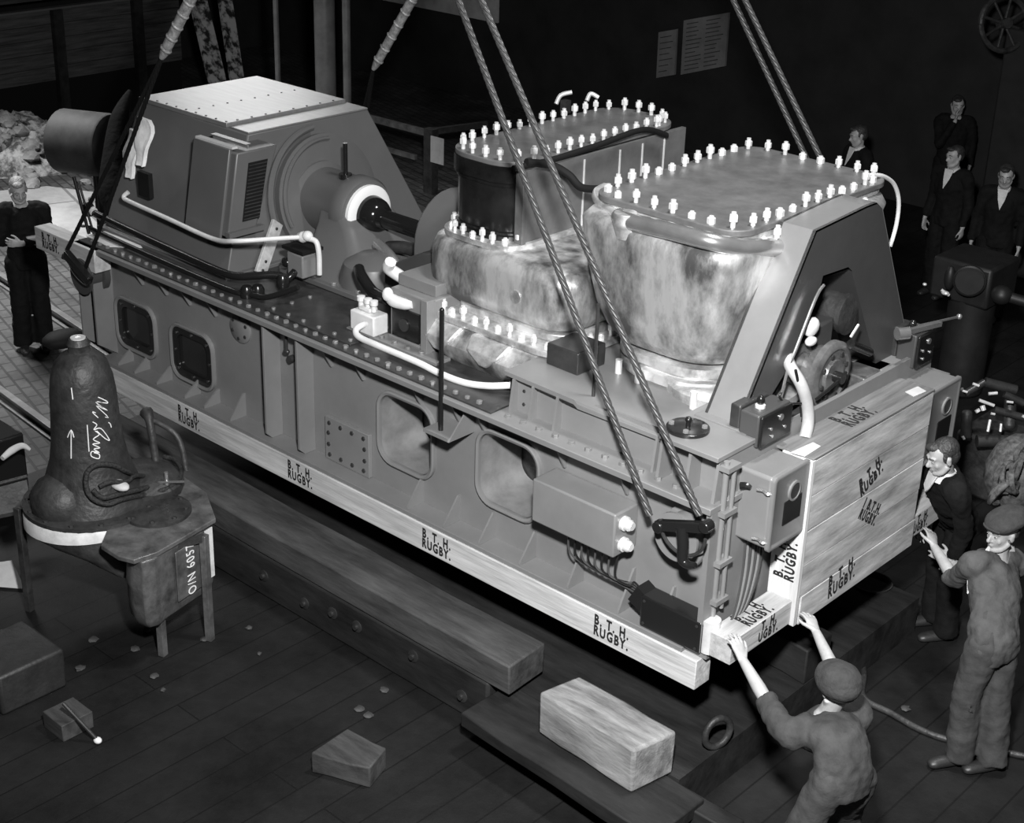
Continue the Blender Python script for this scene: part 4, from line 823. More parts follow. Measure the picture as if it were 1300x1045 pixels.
for st in (((225,420),(290,450),(300,470),(205,460),(300,530),(210,490),(310,590),(180,540),(225,590)), ((310,630),(325,640),(335,670)), ((180,625),(215,650),(190,690),(250,680),(320,775),(280,760),(215,700)),
           ((200,700),(235,730),(185,770),(240,800),(180,810),(240,840),(190,850),(235,880),(175,870),(170,910),(230,930),(235,895),(190,880)), ((135,650),(150,870))):
    tube(bm, Z(st, 6.53, 90, 440), .0035, n=5, k=4)
for st in (((337,545),(337,600),(337,680)), ((320,580),(337,545),(350,580)), ((338,345),(345,400))): tube(bm, Z(st, 3.733, 0, 400), .0035, n=5, k=3)
part('chalk_handwriting', bm, CHALK, bell, kind='stuff')
bm = bm_(); c = pZ(78, 428, -.2); ell(bm, pD(80,430,13.4), (.14,.2,.08)); single('lump', bm, BLACKM, 'dark sack behind the bell-shaped casting', 'lump', pD(66,505,13.0), sm=60)  # flattened black ellipsoid for a dark shape of no certain kind

# ================================================================== QUAY SIDE, LEFT
def rail(a, b, label):
    a, b = V(a), V(b); bm = bm_(); d = (b-a).normalized(); obox(bm, a+V((0,0,.012)), b+V((0,0,.012)), .13, .024); obox(bm, a+V((0,0,.05)), b+V((0,0,.05)), .02, .06); obox(bm, a+V((0,0,.09)), b+V((0,0,.09)), .07, .03)
    single('rail', bm, mat('rail_steel', .20, .4, .5, .3, 6), label, 'rail', (a+b)/2, bevel=.004)
d = (pZ(75,560,FZ)-pZ(0,505,FZ)).normalized()
rail(pZ(0,505,FZ)-d*3, pZ(75,560,FZ)+d*1.5, 'steel rail set in the ground left of the bell-shaped casting')
rail(pZ(0,352,FZ)-d*2.5, pZ(40,392,FZ)+d*3.5, 'steel rail passing behind the standing man at the far left')
bm = bm_(); prism(bm, [pZ(u, v, FZ) for u, v in ((-60,250),(60,238),(170,252),(170,330),(30,300),(-80,300))], (0,0,.02)); struct('trim_1', bm, F_SLAB)
def rock(c, s, bm):
    b2 = bmesh.ops.create_icosphere(bm, subdivisions=2, radius=1)
    for v in b2['verts']:
        n = noise.noise(v.co*1.7+V(c)*3); v.co = V((v.co.x*s[0], v.co.y*s[1], v.co.z*s[2]))*(1+.45*n)+V(c)
random.seed(11)
bm = bm_(); N_ = 34; grid = []
c0 = pZ(10, 196, FZ)
for i in range(N_):
    row = []
    for j in range(N_):
        x, y = (i/(N_-1)-.5)*2.8, (j/(N_-1)-.5)*2.2; h = max(0, 1-(x/1.35)**2-(y/1.05)**2); n = noise.noise(V((x*2.6, y*2.6, 1))) + .6*noise.noise(V((x*7, y*7, 4)))
        row.append(bm.verts.new(c0+V((x, y, -.02+.55*h**.8*(1+.4*n)+.10*n*min(1, h*4)))))
    grid.append(row)
for i in range(N_-1):
    for j in range(N_-1): bm.faces.new((grid[i][j], grid[i+1][j], grid[i+1][j+1], grid[i][j+1]))
single('rubble_heap', bm, mat('rubble_dust', .06, .9, 0, 0, 7, .9, 20, v2=.42, contrast=(.4,.6)), 'pale heap of broken rubble at the upper left', 'rubble', c0, kind='stuff', sm=25)
for k in range(44):
    u, v = (random.uniform(-5, 36), random.uniform(180, 216)) if k < 22 else (random.uniform(20, 118), random.uniform(205, 240)); s = random.uniform(.05, .13)
    p = pZ(u, v, FZ); d_ = p-c0; hh = max(0, 1-(d_.x/1.35)**2-(d_.y/1.05)**2); p.z += .5*hh
    bm = bm_(); rock(p+V((0,0,s*.3)), (s*1.2, s, s*.7), bm); single('rubble_stone', bm, RUB, 'small pale broken stone in or beside the rubble heap at the upper left', 'stone', p, 'stones of the rubble heap at the upper left', sm=30)
a, b = pD(78,178,17.2), pD(140,185,17.0); bm = bm_(); lathe(bm, a, b-a, [(.34,0),(.36,.02),(.36,.62),(.345,.64),(0,.64)], n=28)
single('steel_drum', bm, mat('drum_metal', .03, .65, 0, .4, 4, spec=.2), 'dark drum lying on its side behind the far end of the machine', 'drum', (a.x, a.y, a.z-.36))
bm = bm_(); cyl(bm, (a.x+.2,a.y+.3,FZ), (a.x+.2,a.y+.3,a.z-.30), .05); cyl(bm, (b.x-.1,b.y-.1,FZ), (b.x-.1,b.y-.1,b.z-.30), .05); single('drum_trestle', bm, W_DARK, 'dark trestle legs under the drum on its side', 'trestle', (a.x+.2,a.y+.3,FZ))
# boarded wagon side with posts, far left
WW = thing('boarded_wagon', (-16.2, 5.5, FZ), 'dark boarded wagon side with upright posts at the upper left', 'wagon')
zb, zt = -.05, 1.0
for k in range(5):
    bm = bm_(); box(bm, (-16.3, 1.5, zb+.21*k+.004), (-16.24, 8.2, zb+.21*(k+1)-.004)); part('side_board', bm, W_WALL, WW)
bm = bm_(); box(bm, (-16.33, 1.5, zt), (-16.2, 8.2, zt+.03)); part('top_rail', bm, mat('worn_edge', .10, .6), WW)
for y in (4.0, 5.9, 7.3):
    bm = bm_(); box(bm, (-16.24, y, FZ), (-16.14, y+.16, zt)); part('post', bm, W_DARK, WW)
bm = bm_(); box(bm, (-16.3, 1.5, FZ), (-16.28, 8.2, zb)); part('underframe', bm, BLACKM, WW)
for k in range(12):
    bm = bm_(); box(bm, (-17.6, -2, .9+.25*k), (-17.5, 9.6, 1.14+.25*k)); 
    single('wall_board', bm, W_WALL, 'long dark horizontal wall board above the wagon side, upper left', 'board', (-17.55, 4, .9+.25*k), 'stacked wall boards behind the wagon')
for (u0, v0, u1, v1, w, nm) in ((252,4,275,100,.16,'pale cracked board leaning behind the generator, left of the pair'), (285,-4,300,96,.13,'pale cracked board leaning behind the generator, right of the pair')):
    a, b = pX(u0, v0, -15.2), pX(u1, v1, -14.6); bm = bm_(); obox(bm, b-(a-b)*.5, a+(a-b)*.3, w*2, .05, up=(1,0,0)); single('leaning_board', bm, mat('cracked_whitewash', .015, .8, 0, 0, 6, .2, 12, v2=.45, detail=4, contrast=(.42,.55)), nm, 'board', (b.x,b.y,b.z))
bm = bm_(); a = pY(412, 30, 6.2); cyl(bm, (a.x, 6.2, FZ), (a.x, 6.2, 4.2), .13, n=24); cyl(bm, (a.x+.35, 6.25, FZ), (a.x+.35, 6.25, 4.2), .05); single('iron_column', bm, mat('column_paint', .12, .4, 0, .3, 5), 'dark iron column with pipe behind the generator', 'column', (a.x, 6.2, FZ))
a = pY(350, 10, 6.2); bm = bm_(); cyl(bm, (a.x, 6.2, FZ), (a.x, 6.2, 4.2), .035); single('iron_pipe', bm, mat('column_paint', .06), 'thin upright pipe left of the dark iron column', 'pipe', (a.x, 6.2, FZ))
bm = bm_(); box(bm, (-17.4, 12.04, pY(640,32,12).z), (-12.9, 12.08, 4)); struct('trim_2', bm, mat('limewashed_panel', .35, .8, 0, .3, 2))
# rails and post with a white notice behind the generator
FN = thing('guard_rail', pZ(548, 245, FZ), 'dark two-bar guard rail with corner post behind the generator', 'railing')
p0 = pZ(548, 245, FZ); top = pY(540, 166, p0.y); bm = bm_(); box(bm, (p0.x-.10,p0.y-.06,FZ), (p0.x+.06,p0.y+.06,top.z+.05)); part('post', bm, CAST, FN)
bm = bm_(); obox(bm, pY(540,168,p0.y), pY(440,142,p0.y), .06, .08); part('rail', bm, CASTL, FN)
bm = bm_(); obox(bm, pY(528,200,p0.y), pY(440,175,p0.y), .05, .06); part('rail', bm, CASTL, FN)
bm = bm_(); obox(bm, pY(540,168,p0.y), pY(545,168,p0.y)+V((.2,.9,0)), .06, .08); part('rail', bm, CAST, FN)
a = pY(547,172,p0.y-.07); b = pY(563,210,p0.y-.07); bm = bm_(); box(bm, (a.x,p0.y-.075,b.z), (b.x,p0.y-.065,a.z)); single('notice', bm, PAPER, 'small white notice fixed to the guard rail post', 'notice', (a.x,p0.y-.07,b.z))

# ================================================================== NOTICES AND MACHINERY IN THE DARK BEHIND
def notice(q, label, rows):
    P = [pY(u, v, 12.0) for u, v in q]; bm = bm_(); prism(bm, P, (0,.04,0)); n_ = thing('notice_board', P[3], label, 'notice board'); part('sheet', bm, mat('old_notice_paper', .16, .8, 0, .25, 3), n_)
    bm = bm_()
    for i in range(rows):
        for c0, c1 in ((.08,.45),(.52,.92)) if rows > 8 else ((.12,.88),):
            t = (i+1)/(rows+1); a = P[0].lerp(P[3], t); b = P[1].lerp(P[2], t); p, q2 = a.lerp(b, c0), a.lerp(b, c0+(c1-c0)*random.uniform(.6,1)); obox(bm, p+V((0,-.004,0)), q2+V((0,-.004,0)), .004, .012)
    part('faded_lines', bm, mat('faded_print', .03, .8), n_, kind='stuff')
notice(((836,41),(859,37),(856,95),(833,99)), 'narrow dim notice sheet on the back wall, left of the larger one', 7)
notice(((868,26),(925,16),(920,84),(864,95)), 'large pale notice sheet of two columns on the back wall', 12)
def wheel(c, r, lab, name='handwheel', m=CAST, ax=(1,-.6,.3)):
    ax = V(ax).normalized(); s, u = frame_of(ax); t = thing(name, c, lab, 'wheel')
    bm = bm_(); P = [V(c)+(s*math.cos(a)+u*math.sin(a))*r for a in [2*PI*i/28 for i in range(29)]]; tube(bm, P, r*.11, n=8, k=1); part('rim', bm, m, t)
    for k in range(4):
        a = k*PI/4+.3; e = (s*math.cos(a)+u*math.sin(a))*r; bm = bm_(); tube(bm, [V(c)-e, V(c)+e], r*.06, k=1); part('spoke', bm, m, t)
    bm = bm_(); cyl(bm, V(c)-ax*.08, V(c)+ax*.08, r*.2); part('hub', bm, m, t)
wc = pD(1275, 30, 17)
wheel(wc, .30, 'dim spoked wheel on dark machinery at the top right corner')
bm = bm_(); box(bm, (wc.x-.02, wc.y+.12, FZ), (wc.x+.9, wc.y+.9, wc.z-.05)); cyl(bm, (wc.x+.1, wc.y+.45, wc.z-.05), (wc.x+.7, wc.y+.45, wc.z-.05), .22)
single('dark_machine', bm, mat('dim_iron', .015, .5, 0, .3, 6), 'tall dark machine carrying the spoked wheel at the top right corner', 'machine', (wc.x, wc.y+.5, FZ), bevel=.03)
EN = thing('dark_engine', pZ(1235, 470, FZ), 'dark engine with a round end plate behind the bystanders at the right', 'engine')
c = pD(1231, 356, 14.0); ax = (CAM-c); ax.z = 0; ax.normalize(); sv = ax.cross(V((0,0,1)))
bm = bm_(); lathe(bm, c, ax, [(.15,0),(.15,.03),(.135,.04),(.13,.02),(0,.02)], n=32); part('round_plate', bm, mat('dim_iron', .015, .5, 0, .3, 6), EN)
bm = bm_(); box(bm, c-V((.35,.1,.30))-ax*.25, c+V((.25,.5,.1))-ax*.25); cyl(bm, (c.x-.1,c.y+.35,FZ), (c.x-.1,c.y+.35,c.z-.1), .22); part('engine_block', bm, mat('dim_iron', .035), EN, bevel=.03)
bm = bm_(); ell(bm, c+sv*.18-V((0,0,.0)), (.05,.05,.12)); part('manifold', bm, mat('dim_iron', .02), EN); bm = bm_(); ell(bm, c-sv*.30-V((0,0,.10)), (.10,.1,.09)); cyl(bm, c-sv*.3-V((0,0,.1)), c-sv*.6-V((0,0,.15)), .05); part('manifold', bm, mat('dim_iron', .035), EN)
bm = bm_(); ell(bm, pD(1200,372,13.9), (.04,.03,.02)); ell(bm, pD(1174,361,13.9), (.02,.02,.015)); tube(bm, [pD(1195,368,13.9), pD(1205,375,13.9)], .015); part('brass_fitting', bm, STEEL, EN)
# bright fittings of the engine on the floor beyond the crate
E2 = thing('pump_engine', pZ(1260, 620, FZ), 'dark pump engine with shiny pipes standing beyond the crate at the right', 'engine')
D2 = 12.4; P2 = lambda u, v, d=D2: pD(u, v, d)
bm = bm_(); c = P2(1255, 560, 12.6); box(bm, (c.x-.25,c.y-.1,FZ), (c.x+.30,c.y+.6,c.z+.05)); cyl(bm, P2(1283,505), P2(1281,545), .05); cyl(bm, P2(1228,520), P2(1226,560), .045); part('engine_block', bm, CAST, E2, bevel=.03)
for (u0, v0, u1, v1, r) in ((1243,508,1262,515,.013),(1257,533,1254,548,.012),(1271,538,1270,548,.011),(1235,487,1243,490,.011),(1255,500,1266,499,.013),(1278,510,1286,511,.01),(1240,520,1242,523,.02),(1247,515,1249,521,.02),(1258,525,1263,526,.01),(1222,496,1228,498,.010),(1298,528,1303,531,.012),(1222,554,1224,558,.012)):
    bm = bm_(); cyl(bm, P2(u0,v0,12.2), P2(u1,v1,12.2), r); part('bright_pipe', bm, STEEL, E2)
for (u0,v0,u1,v1,r) in ((1225,500,1250,485,.03),(1250,485,1290,495,.04),(1262,520,1300,530,.03),(1240,560,1280,560,.05),(1275,500,1300,512,.03)):
    bm = bm_(); cyl(bm, P2(u0,v0,12.3), P2(u1,v1,12.3), r); part('dark_pipe', bm, DARKST, E2)
bm = bm_()
for i in range(9):
    c = P2(1270+i*4.5, 625-i*6 + 6*math.sin(i*2), 11.6); n_ = 12; tube(bm, [c+V((.0,.12*math.cos(a),.10*math.sin(a)))+V((.05*math.sin(a+i),0,0)) for a in [PI*j/n_*1.6-.4 for j in range(n_+1)]], .022, n=6, k=1)
ell(bm, P2(1292,600,11.9), (.25,.3,.32)); single('rope_heap', bm, mat('hemp_rope', .10, .8, 0, .8, 20), 'heap of coiled hemp rope at the right edge above the flat cap', 'rope', pZ(1290,690,FZ), sm=60)
bm = bm_(); 
for z in (0, .5): box(bm, (-2.5, 9.9, FZ+z), (3.0, 10.0, FZ+z+.1))
single('stage_rail', bm, BLACKM, 'dark stage rails behind the bystanders', 'railing', (0, 9.9, FZ))

# lower left clutter
bm = bm_(); box(bm, (-4.05,-2.45,FZ), (-3.55,-1.98,-.46)); single('tool_chest', bm, mat('scuffed_chest', .025, .5, 0, .4, 7, .2), 'dark scuffed chest at the lower left edge', 'chest', (-3.8,-2.2,FZ), bevel=.02)
bm = bm_(); a = pZ(80,893,FZ+.25); b = pZ(124,940,FZ+.02); tube(bm, [a, b], .012, k=1); ml = thing('mallet', b, 'thin dark stick with a bright tip leaning on the chest', 'stick'); part('shaft', bm, DARKST, ml)
bm = bm_(); ell(bm, b, (.03,.025,.02)); part('tip', bm, mat('white_enamel', .8), ml, 'bright tip')
bm = bm_(); a = pZ(85,905,FZ+.12); box(bm, (a.x-.12,a.y-.1,FZ), (a.x+.1,a.y+.12,FZ+.12)); single('timber_block', bm, W_BAULK, 'small timber offcut on the floor beside the scuffed chest', 'timber', (a.x,a.y,FZ), bevel=.005)
a = pZ(5,545,-.1); bm = bm_(); box(bm, (a.x-.3,a.y-.25,FZ), (a.x+.12,a.y+.1,-.12)); single('iron_box', bm, BLACK, 'glossy dark iron box at the left edge, beyond the bell casting', 'box', (a.x,a.y,FZ), bevel=.02)
bm = bm_(); tube(bm, [pZ(3,582,-.1), pZ(15,572,-.08), pZ(28,566,-.06), pZ(38,571,-.1)], [.02,.03,.025,.012]); single('rag', bm, PAPER, 'pale twisted rag at the left edge beside the iron box', 'rag', pZ(15,572,-.1), sm=60)
bm = bm_(); a = pZ(-20,625,-.2); b = pZ(60,608,-.2); tube(bm, [pZ(-30,622,-.2), pZ(34,605,-.2)], .015, k=1); prism(bm, [pZ(-30,626,-.2), pZ(34,609,-.2), pZ(40,645,-.35), pZ(-30,660,-.35)], (0,0,-.03)); single('bench', bm, CAST, 'dark bench with a pale front edge at the left edge', 'bench', (-4.95,-1.95,FZ))
bm = bm_(); prism(bm, [pZ(-5,745,FZ+.02), pZ(-5,715,FZ+.12), pZ(15,712,FZ+.12), pZ(32,748,FZ+.02)], (0,0,.004)); single('paper_sheet', bm, PAPER, 'white paper sheet on the floor at the left edge', 'paper', pZ(5,740,FZ))
random.seed(5)
for i in range(18):
    u, v = random.choice([(random.uniform(90,260), random.uniform(800,880)), (random.uniform(300,620), random.uniform(770,950)), (random.uniform(1090,1290), random.uniform(860,950))]); p = pZ(u, v, FZ)
    if -.45 < p.y < 2.6 and p.x < .1: continue
    bm = bm_(); rock(p+V((0,0,.01)), (random.uniform(.01,.035),)*2+(.012,), bm); single('wood_chip', bm, W_BAULK, 'small pale chip lying on the dark floor boards', 'chip', p, 'chips scattered on the floor boards')

# ================================================================== PEOPLE
def bake(bm, name, voxel, smooth=4, wr=0, freq=9.):
    bmesh.ops.recalc_face_normals(bm, faces=bm.faces[:]); me = bpy.data.meshes.new('raw'); bm.to_mesh(me); bm.free()
    o = bpy.data.objects.new('raw', me); COL.objects.link(o)
    md = o.modifiers.new('r', 'REMESH'); md.mode = 'VOXEL'; md.voxel_size = voxel; md.use_smooth_shade = True
    if smooth: s = o.modifiers.new('s', 'SMOOTH'); s.factor = .5; s.iterations = smooth
    bpy.context.view_layer.update(); out = bpy.data.meshes.new_from_object(o.evaluated_get(bpy.context.evaluated_depsgraph_get()))
    bpy.data.objects.remove(o); bpy.data.meshes.remove(me); out.name = name
    if wr:
        for v in out.vertices:
            p = v.co; n = noise.noise(V((p.x*freq, p.y*freq, p.z*freq*.55))) + .5*noise.noise(V((p.x, p.y, p.z))*freq*2.3)
            v.co = p + v.normal*n*wr
    out.shade_smooth(); return out
UP = V((0,0,1)); CR = RW @ V((1,0,0)); CF = RW @ V((0,0,-1)); CR.z = 0; CF.z = 0; CR.normalize(); CF.normalize()
def fromcam(x, y, z=0): return (CR*x+CF*y+UP*z).normalized()      # x right, y away from the viewer
def stand(base, f, h=1.76, lean=(0,0,0), spread=.1, rise=1.):
    k = h/1.76; f = V(f); f.z = 0; f.normalize(); s = f.cross(UP); b = V(base); ln = V(lean)
    q = lambda x, y, z: b + s*x*k + f*y*k + UP*z*k + ln*max(0, z-.9)/.75
    J = dict(f=f, s=s, k=k, base=b, hipL=q(-.09,0,.92), hipR=q(.09,0,.92), knL=q(-.10,.03,.50), knR=q(.10,.03,.50), anL=q(-spread,-.01,.09), anR=q(spread,-.01,.09),
             pel=q(0,0,.96), wai=q(0,.0,1.10), che=q(0,.01,1.30), top=q(0,0,1.45), nec=q(0,.01,1.52), head=q(0,.03,1.645),
             shL=q(-.185,0,1.43), shR=q(.185,0,1.43), elL=q(-.24,-.02,1.13), elR=q(.24,-.02,1.13), wrL=q(-.25,.06,.88), wrR=q(.25,.06,.88))
    J['hdL'] = J['hdR'] = V((0,0,-1)); J['pnL'] = -s; J['pnR'] = s; J['face'] = f; J['curl'] = .5
    return J
def hand(bm, W, D, Nn, k, thumb=1, curl=.4, splay=.10):
    """palm, four unequal bent fingers and a thumb leaving the side of the palm; Nn = back-of-hand normal"""
    D = D.normalized(); Nn = (Nn-D*Nn.dot(D)).normalized(); S = D.cross(Nn).normalized()*thumb      # S points to the thumb side
    tube(bm, [W-D*.02*k, W+D*.03*k, W+D*.07*k, W+D*.095*k], [.026*k,.036*k,.042*k,.040*k], n=12, k=3, ry=[.022*k,.017*k,.015*k,.012*k], side=S)
    for i, (o, L) in enumerate(((.033,.074),(.011,.083),(-.012,.077),(-.034,.060))):
        p = W+D*(.088-.004*abs(i-1.3))*k+S*o*k; d = (D+S*(o/.033)*splay).normalized(); pts = [p-d*.02*k, p]; a = curl*.5
        for seg in (.42,.32,.26):
            dd = d*math.cos(a)-Nn*math.sin(a); p = p+dd*L*seg*k; pts.append(p); a += curl
        tube(bm, pts, [.0098*k,.0098*k,.0088*k,.0082*k,.0068*k], n=8, k=2); ell(bm, pts[-1], (.0068*k,)*3, n=8)
    p = W+D*.028*k+S*.030*k; d = (D*.72+S*.68-Nn*.25).normalized(); p1 = p+d*.036*k; p2 = p1+(d*.8+D*.5-Nn*.2).normalized()*.030*k; p3 = p2+(D*.9+d*.3-Nn*.2).normalized()*.022*k
    tube(bm, [p-d*.02*k, p, p1, p2, p3], [.016*k,.014*k,.0115*k,.010*k,.008*k], n=8, k=2); ell(bm, p3, (.008*k,)*3, n=8)
def head_frame(J):
    F = V(J['face']).normalized(); S = F.cross(UP).normalized(); U = S.cross(F); return M((S, F, U)).transposed(), F, S, U
def person(J, label, near=True, jacket=None, trousers=None, hair=HAIR, cap=None, shirt=False, sleeves='long', smile=False, bald=0):
    k = J['k']; root = thing('person', J['base'], label, 'person'); vx = .0065 if near else .011
    R, F, S, U = head_frame(J); H = V(J['head']); hk = k*1.0
    hp = lambda x, y, z: H + R @ (V((x, y, z))*hk)
    s = J['s']
    # body: one continuous skin surface
    bm = bm_()
    tube(bm, [J['pel']-UP*.04, J['pel'], J['wai'], J['che'], J['top'], J['nec']], [.14*k,.145*k,.125*k,.155*k,.12*k,.05*k], n=16, k=4, ry=[.09*k,.10*k,.09*k,.10*k,.075*k,.05*k], side=s)
    tube(bm, [J['top'], J['nec'], H-U*.03-F*.012], [.075*k,.056*k,.052*k], n=14, k=3)
    for a in 'LR':
        sh, el, wr = J['sh'+a], J['el'+a], J['wr'+a]
        tube(bm, [J['top'].lerp(sh, .5), sh, sh.lerp(el,.5), el, el.lerp(wr,.35), wr], [.05*k,.052*k,.045*k,.038*k,.040*k,.026*k], n=12, k=4)
        hand(bm, wr, J['hd'+a], J['pn'+a], k, thumb=J.get('th'+a, 1), curl=J['curl'])
        hi, kn, an = J['hip'+a], J['kn'+a], J['an'+a]
        tube(bm, [J['pel'].lerp(hi,.5), hi, hi.lerp(kn,.5), kn, kn.lerp(an,.3), an], [.08*k,.085*k,.072*k,.052*k,.052*k,.036*k], n=12, k=3)
        ft = J.get('foot'+a, J['f']); tube(bm, [an, an+ft*.03-UP*.04*k, an+ft*.12*k-UP*.06*k], [.032*k,.024*k,.012*k], n=10, k=2)
    ell(bm, hp(0,-.012,.030), (.076*hk,.096*hk,.088*hk), R, 24); ell(bm, hp(0,.032,-.020), (.060*hk,.062*hk,.082*hk), R, 20)
    tube(bm, [hp(-.058,.0,-.045), hp(-.040,.045,-.083), hp(0,.070,-.094), hp(.040,.045,-.083), hp(.058,.0,-.045)], [.020*hk,.021*hk,.021*hk,.021*hk,.020*hk], n=10, k=3)
    ell(bm, hp(0,.040,-.06), (.042*hk,.042*hk,.038*hk), R); ell(bm, hp(0,.080,-.094), (.019*hk,.014*hk,.014*hk), R)
    tube(bm, [hp(0,.086,.022), hp(0,.100,.0), hp(0,.112,-.020), hp(0,.104,-.032)], [.008*hk,.010*hk,.0145*hk,.010*hk], n=8, k=3)
    for e in (-1, 1):
        ell(bm, hp(.010*e,.097,-.030), (.008*hk,.009*hk,.007*hk), R, 8)
        tube(bm, [hp(.010*e,.089,.028), hp(.030*e,.089,.034), hp(.050*e,.070,.028)], .0085*hk, n=8, k=2)
        ell(bm, hp(.037*e,.066,-.022), (.021*hk,.016*hk,.022*hk), R, 12); ell(bm, hp(.030*e,.082,.008), (.0125*hk,.008*hk,.009*hk), R, 10)
        ell(bm, hp(.078*e,-.004,-.006), (.009*hk,.019*hk,.032*hk), R, 12); ell(bm, hp(.082*e,-.008,.010), (.009*hk,.016*hk,.017*hk), R, 10)
    ell(bm, hp(0,.089,-.052), (.020*hk,.010*hk,.0065*hk), R, 10); ell(bm, hp(0,.087,-.065), (.018*hk,.011*hk,.0075*hk), R, 10)
    body = part('body', bake(bm, 'body', vx, 2), SKIN, root)
    for e in (-1, 1):
        bm = bm_(); ell(bm, hp(.030*e,.0835,.009), (.0125*hk,.0085*hk,.0065*hk), R, 10); ey = part('eye', bm, mat('eye_white', .35, .3), root)
        bm = bm_(); ell(bm, hp(.030*e,.0895,.009), (.0055*hk,.0035*hk,.0055*hk), R, 8); part('iris', bm, BLACK, ey)
        bm = bm_(); tube(bm, [hp(.013*e,.0965,.034), hp(.030*e,.0975,.041), hp(.050*e,.080,.034)], [.003,.0045,.003], n=6, k=2); part('eyebrow', bm, hair, root)
    bm = bm_(); tube(bm, [hp(-.016,.0955,-.0595), hp(0,.1005,-.0580), hp(.016,.0955,-.0595)], .0019, n=6, k=2); part('mouth_line', bm, mat('lip_line', .16, .6), root)
    # hair
    bm = bm_()
    if cap:
        ell(bm, hp(0,-.040,.000), (.077*hk,.072*hk,.062*hk), R, 18)
    else:
        ell(bm, hp(0,-.030,.050), (.080*hk,.092*hk,.080*hk), R, 22); ell(bm, hp(0,-.050,.005), (.078*hk,.066*hk,.075*hk), R, 18)
        if not bald: ell(bm, hp(.015,.048,.092), (.050*hk,.040*hk,.026*hk), R, 14)
        for e in (-1, 1): ell(bm, hp(.070*e,.012,.022), (.011*hk,.018*hk,.034*hk), R, 10)
    part('hair', bake(bm, 'hair', vx*1.1, 1, .003, 50), hair, root)
    if cap:
        bm = bm_(); tl = M.Rotation(J.get('tilt', -.22), 3, 'X'); cz = J.get('cdz', 0); ct = J.get('cth', 1.25)
        ck = hk*J.get('capk', 1.1)
        ell(bm, hp(0,-.020,.088+cz), (.103*ck,.128*ck,.042*ck*ct), R @ tl, 26); ell(bm, hp(0,-.018,.062+cz), (.088*ck,.104*ck,.040*ck*ct), R @ tl, 22); ell(bm, hp(.0,-.045,.092+cz), (.097*ck,.100*ck,.046*ck*ct), R @ tl, 22)
        cp = part('cap', bake(bm, 'cap', .006, 3, .004, 14), cap, root, 'flat cap')
        bm = bm_(); rings = []
        for i in range(9):
            a = -1.0+2.0*i/8; o_ = hp(.083*math.sin(a), .062+.062*math.cos(a), .057+.006*math.cos(a*1.5)); i_ = hp(.075*math.sin(a), .035+.045*math.cos(a), .072)
            rings.append([o_, i_, i_+U*.007, o_+U*.006])
        loft(bm, rings); part('peak', bm, cap, cp)
    # clothes
    jm = jacket or CLOTH; tm = trousers or CLOTH; vc = .0135 if near else .017
    bm = bm_(); lo = J['pel']-UP*.10*k
    tube(bm, [lo, J['pel'], J['wai'], J['che'], J['top'], J['top'].lerp(J['nec'],.62)], [.175*k,.180*k,.160*k,.190*k,.150*k,.085*k], n=20, k=4, ry=[.125*k,.13*k,.12*k,.135*k,.105*k,.075*k], side=s)
    for a in 'LR':
        sh, el, wr = J['sh'+a], J['el'+a], J['wr'+a]
        if sleeves == 'rolled': P = [J['top'].lerp(sh,.4), sh, sh.lerp(el,.5), el, el.lerp(wr,J.get('cuff',.25))]; r = [.09*k,.082*k,.070*k,.064*k,.064*k]
        else: P = [J['top'].lerp(sh,.4), sh, sh.lerp(el,.5), el, el.lerp(wr,.5), wr-(wr-el)*.06]; r = [.085*k,.078*k,.066*k,.058*k,.052*k,.044*k]
        tube(bm, P, r, n=14, k=4)
        if sleeves == 'rolled':
            d = (wr-el).normalized(); c = el.lerp(wr, J.get('cuff',.25)); tube(bm, [c-d*.05, c-d*.025, c], [.066*k,.071*k,.066*k], n=14, k=2)
    part('jacket', bake(bm, 'jacket', vc, 3, .017, 10.), jm, root)
    bm = bm_(); tube(bm, [J['wai'], J['pel'], J['pel']-UP*.08*k], [.155*k,.165*k,.15*k], n=18, k=3, ry=[.11*k,.12*k,.11*k], side=s)
    for a in 'LR':
        hi, kn, an = J['hip'+a], J['kn'+a], J['an'+a]; tube(bm, [J['pel'].lerp(hi,.6), hi, hi.lerp(kn,.5), kn, kn.lerp(an,.6), an-UP*.035], [.10*k,.108*k,.098*k,.088*k,.090*k,.092*k], n=14, k=4)
    part('trousers', bake(bm, 'trousers', vc, 3, .018, 8.), tm, root)
    for a in 'LR':
        an = J['an'+a]; ft = V(J.get('foot'+a, J['f'])); ft.z = 0; ft.normalize(); z0 = J['base'].z
        bm = bm_(); g = V((an.x, an.y, z0)); sd = ft.cross(UP)
        tube(bm, [g-ft*.07+UP*.035, g+UP*.04, g+ft*.08+UP*.04, g+ft*.17+UP*.033, g+ft*.205+UP*.028], [.034,.040,.046,.044,.024], n=12, k=2, ry=[.033,.04,.04,.033,.018], side=sd)
        tube(bm, [g+UP*.04, g+UP*.10, an+UP*.07], .056, n=12, k=2); part('boot', bake(bm, 'boot', .008, 2), BOOT, root)
    if shirt:
        so = J.get('sho', 0)
        bm = bm_(); ff = V(J['f']); c = J['nec']-UP*.03*k
        w = .05*k
        P = [J['nec']+F*.035*k-s*w+UP*.012, J['nec']+F*.035*k+s*w+UP*.012, J['che']+ff*.142*k+s*.006+UP*.0]
        P = [c+ff*(.075+so)*k-s*w*1.15+UP*.02, c+ff*(.075+so)*k+s*w*1.15+UP*.02, J['top']+ff*(.125+so)*k+s*.035-UP*.05, J['che']+ff*(.152+so)*k, J['top']+ff*(.125+so)*k-s*.035-UP*.05]
        prism(bm, P, ff*.012); sh_ = part('shirt', bm, SHIRT, root, 'pale open shirt front', bevel=.003)
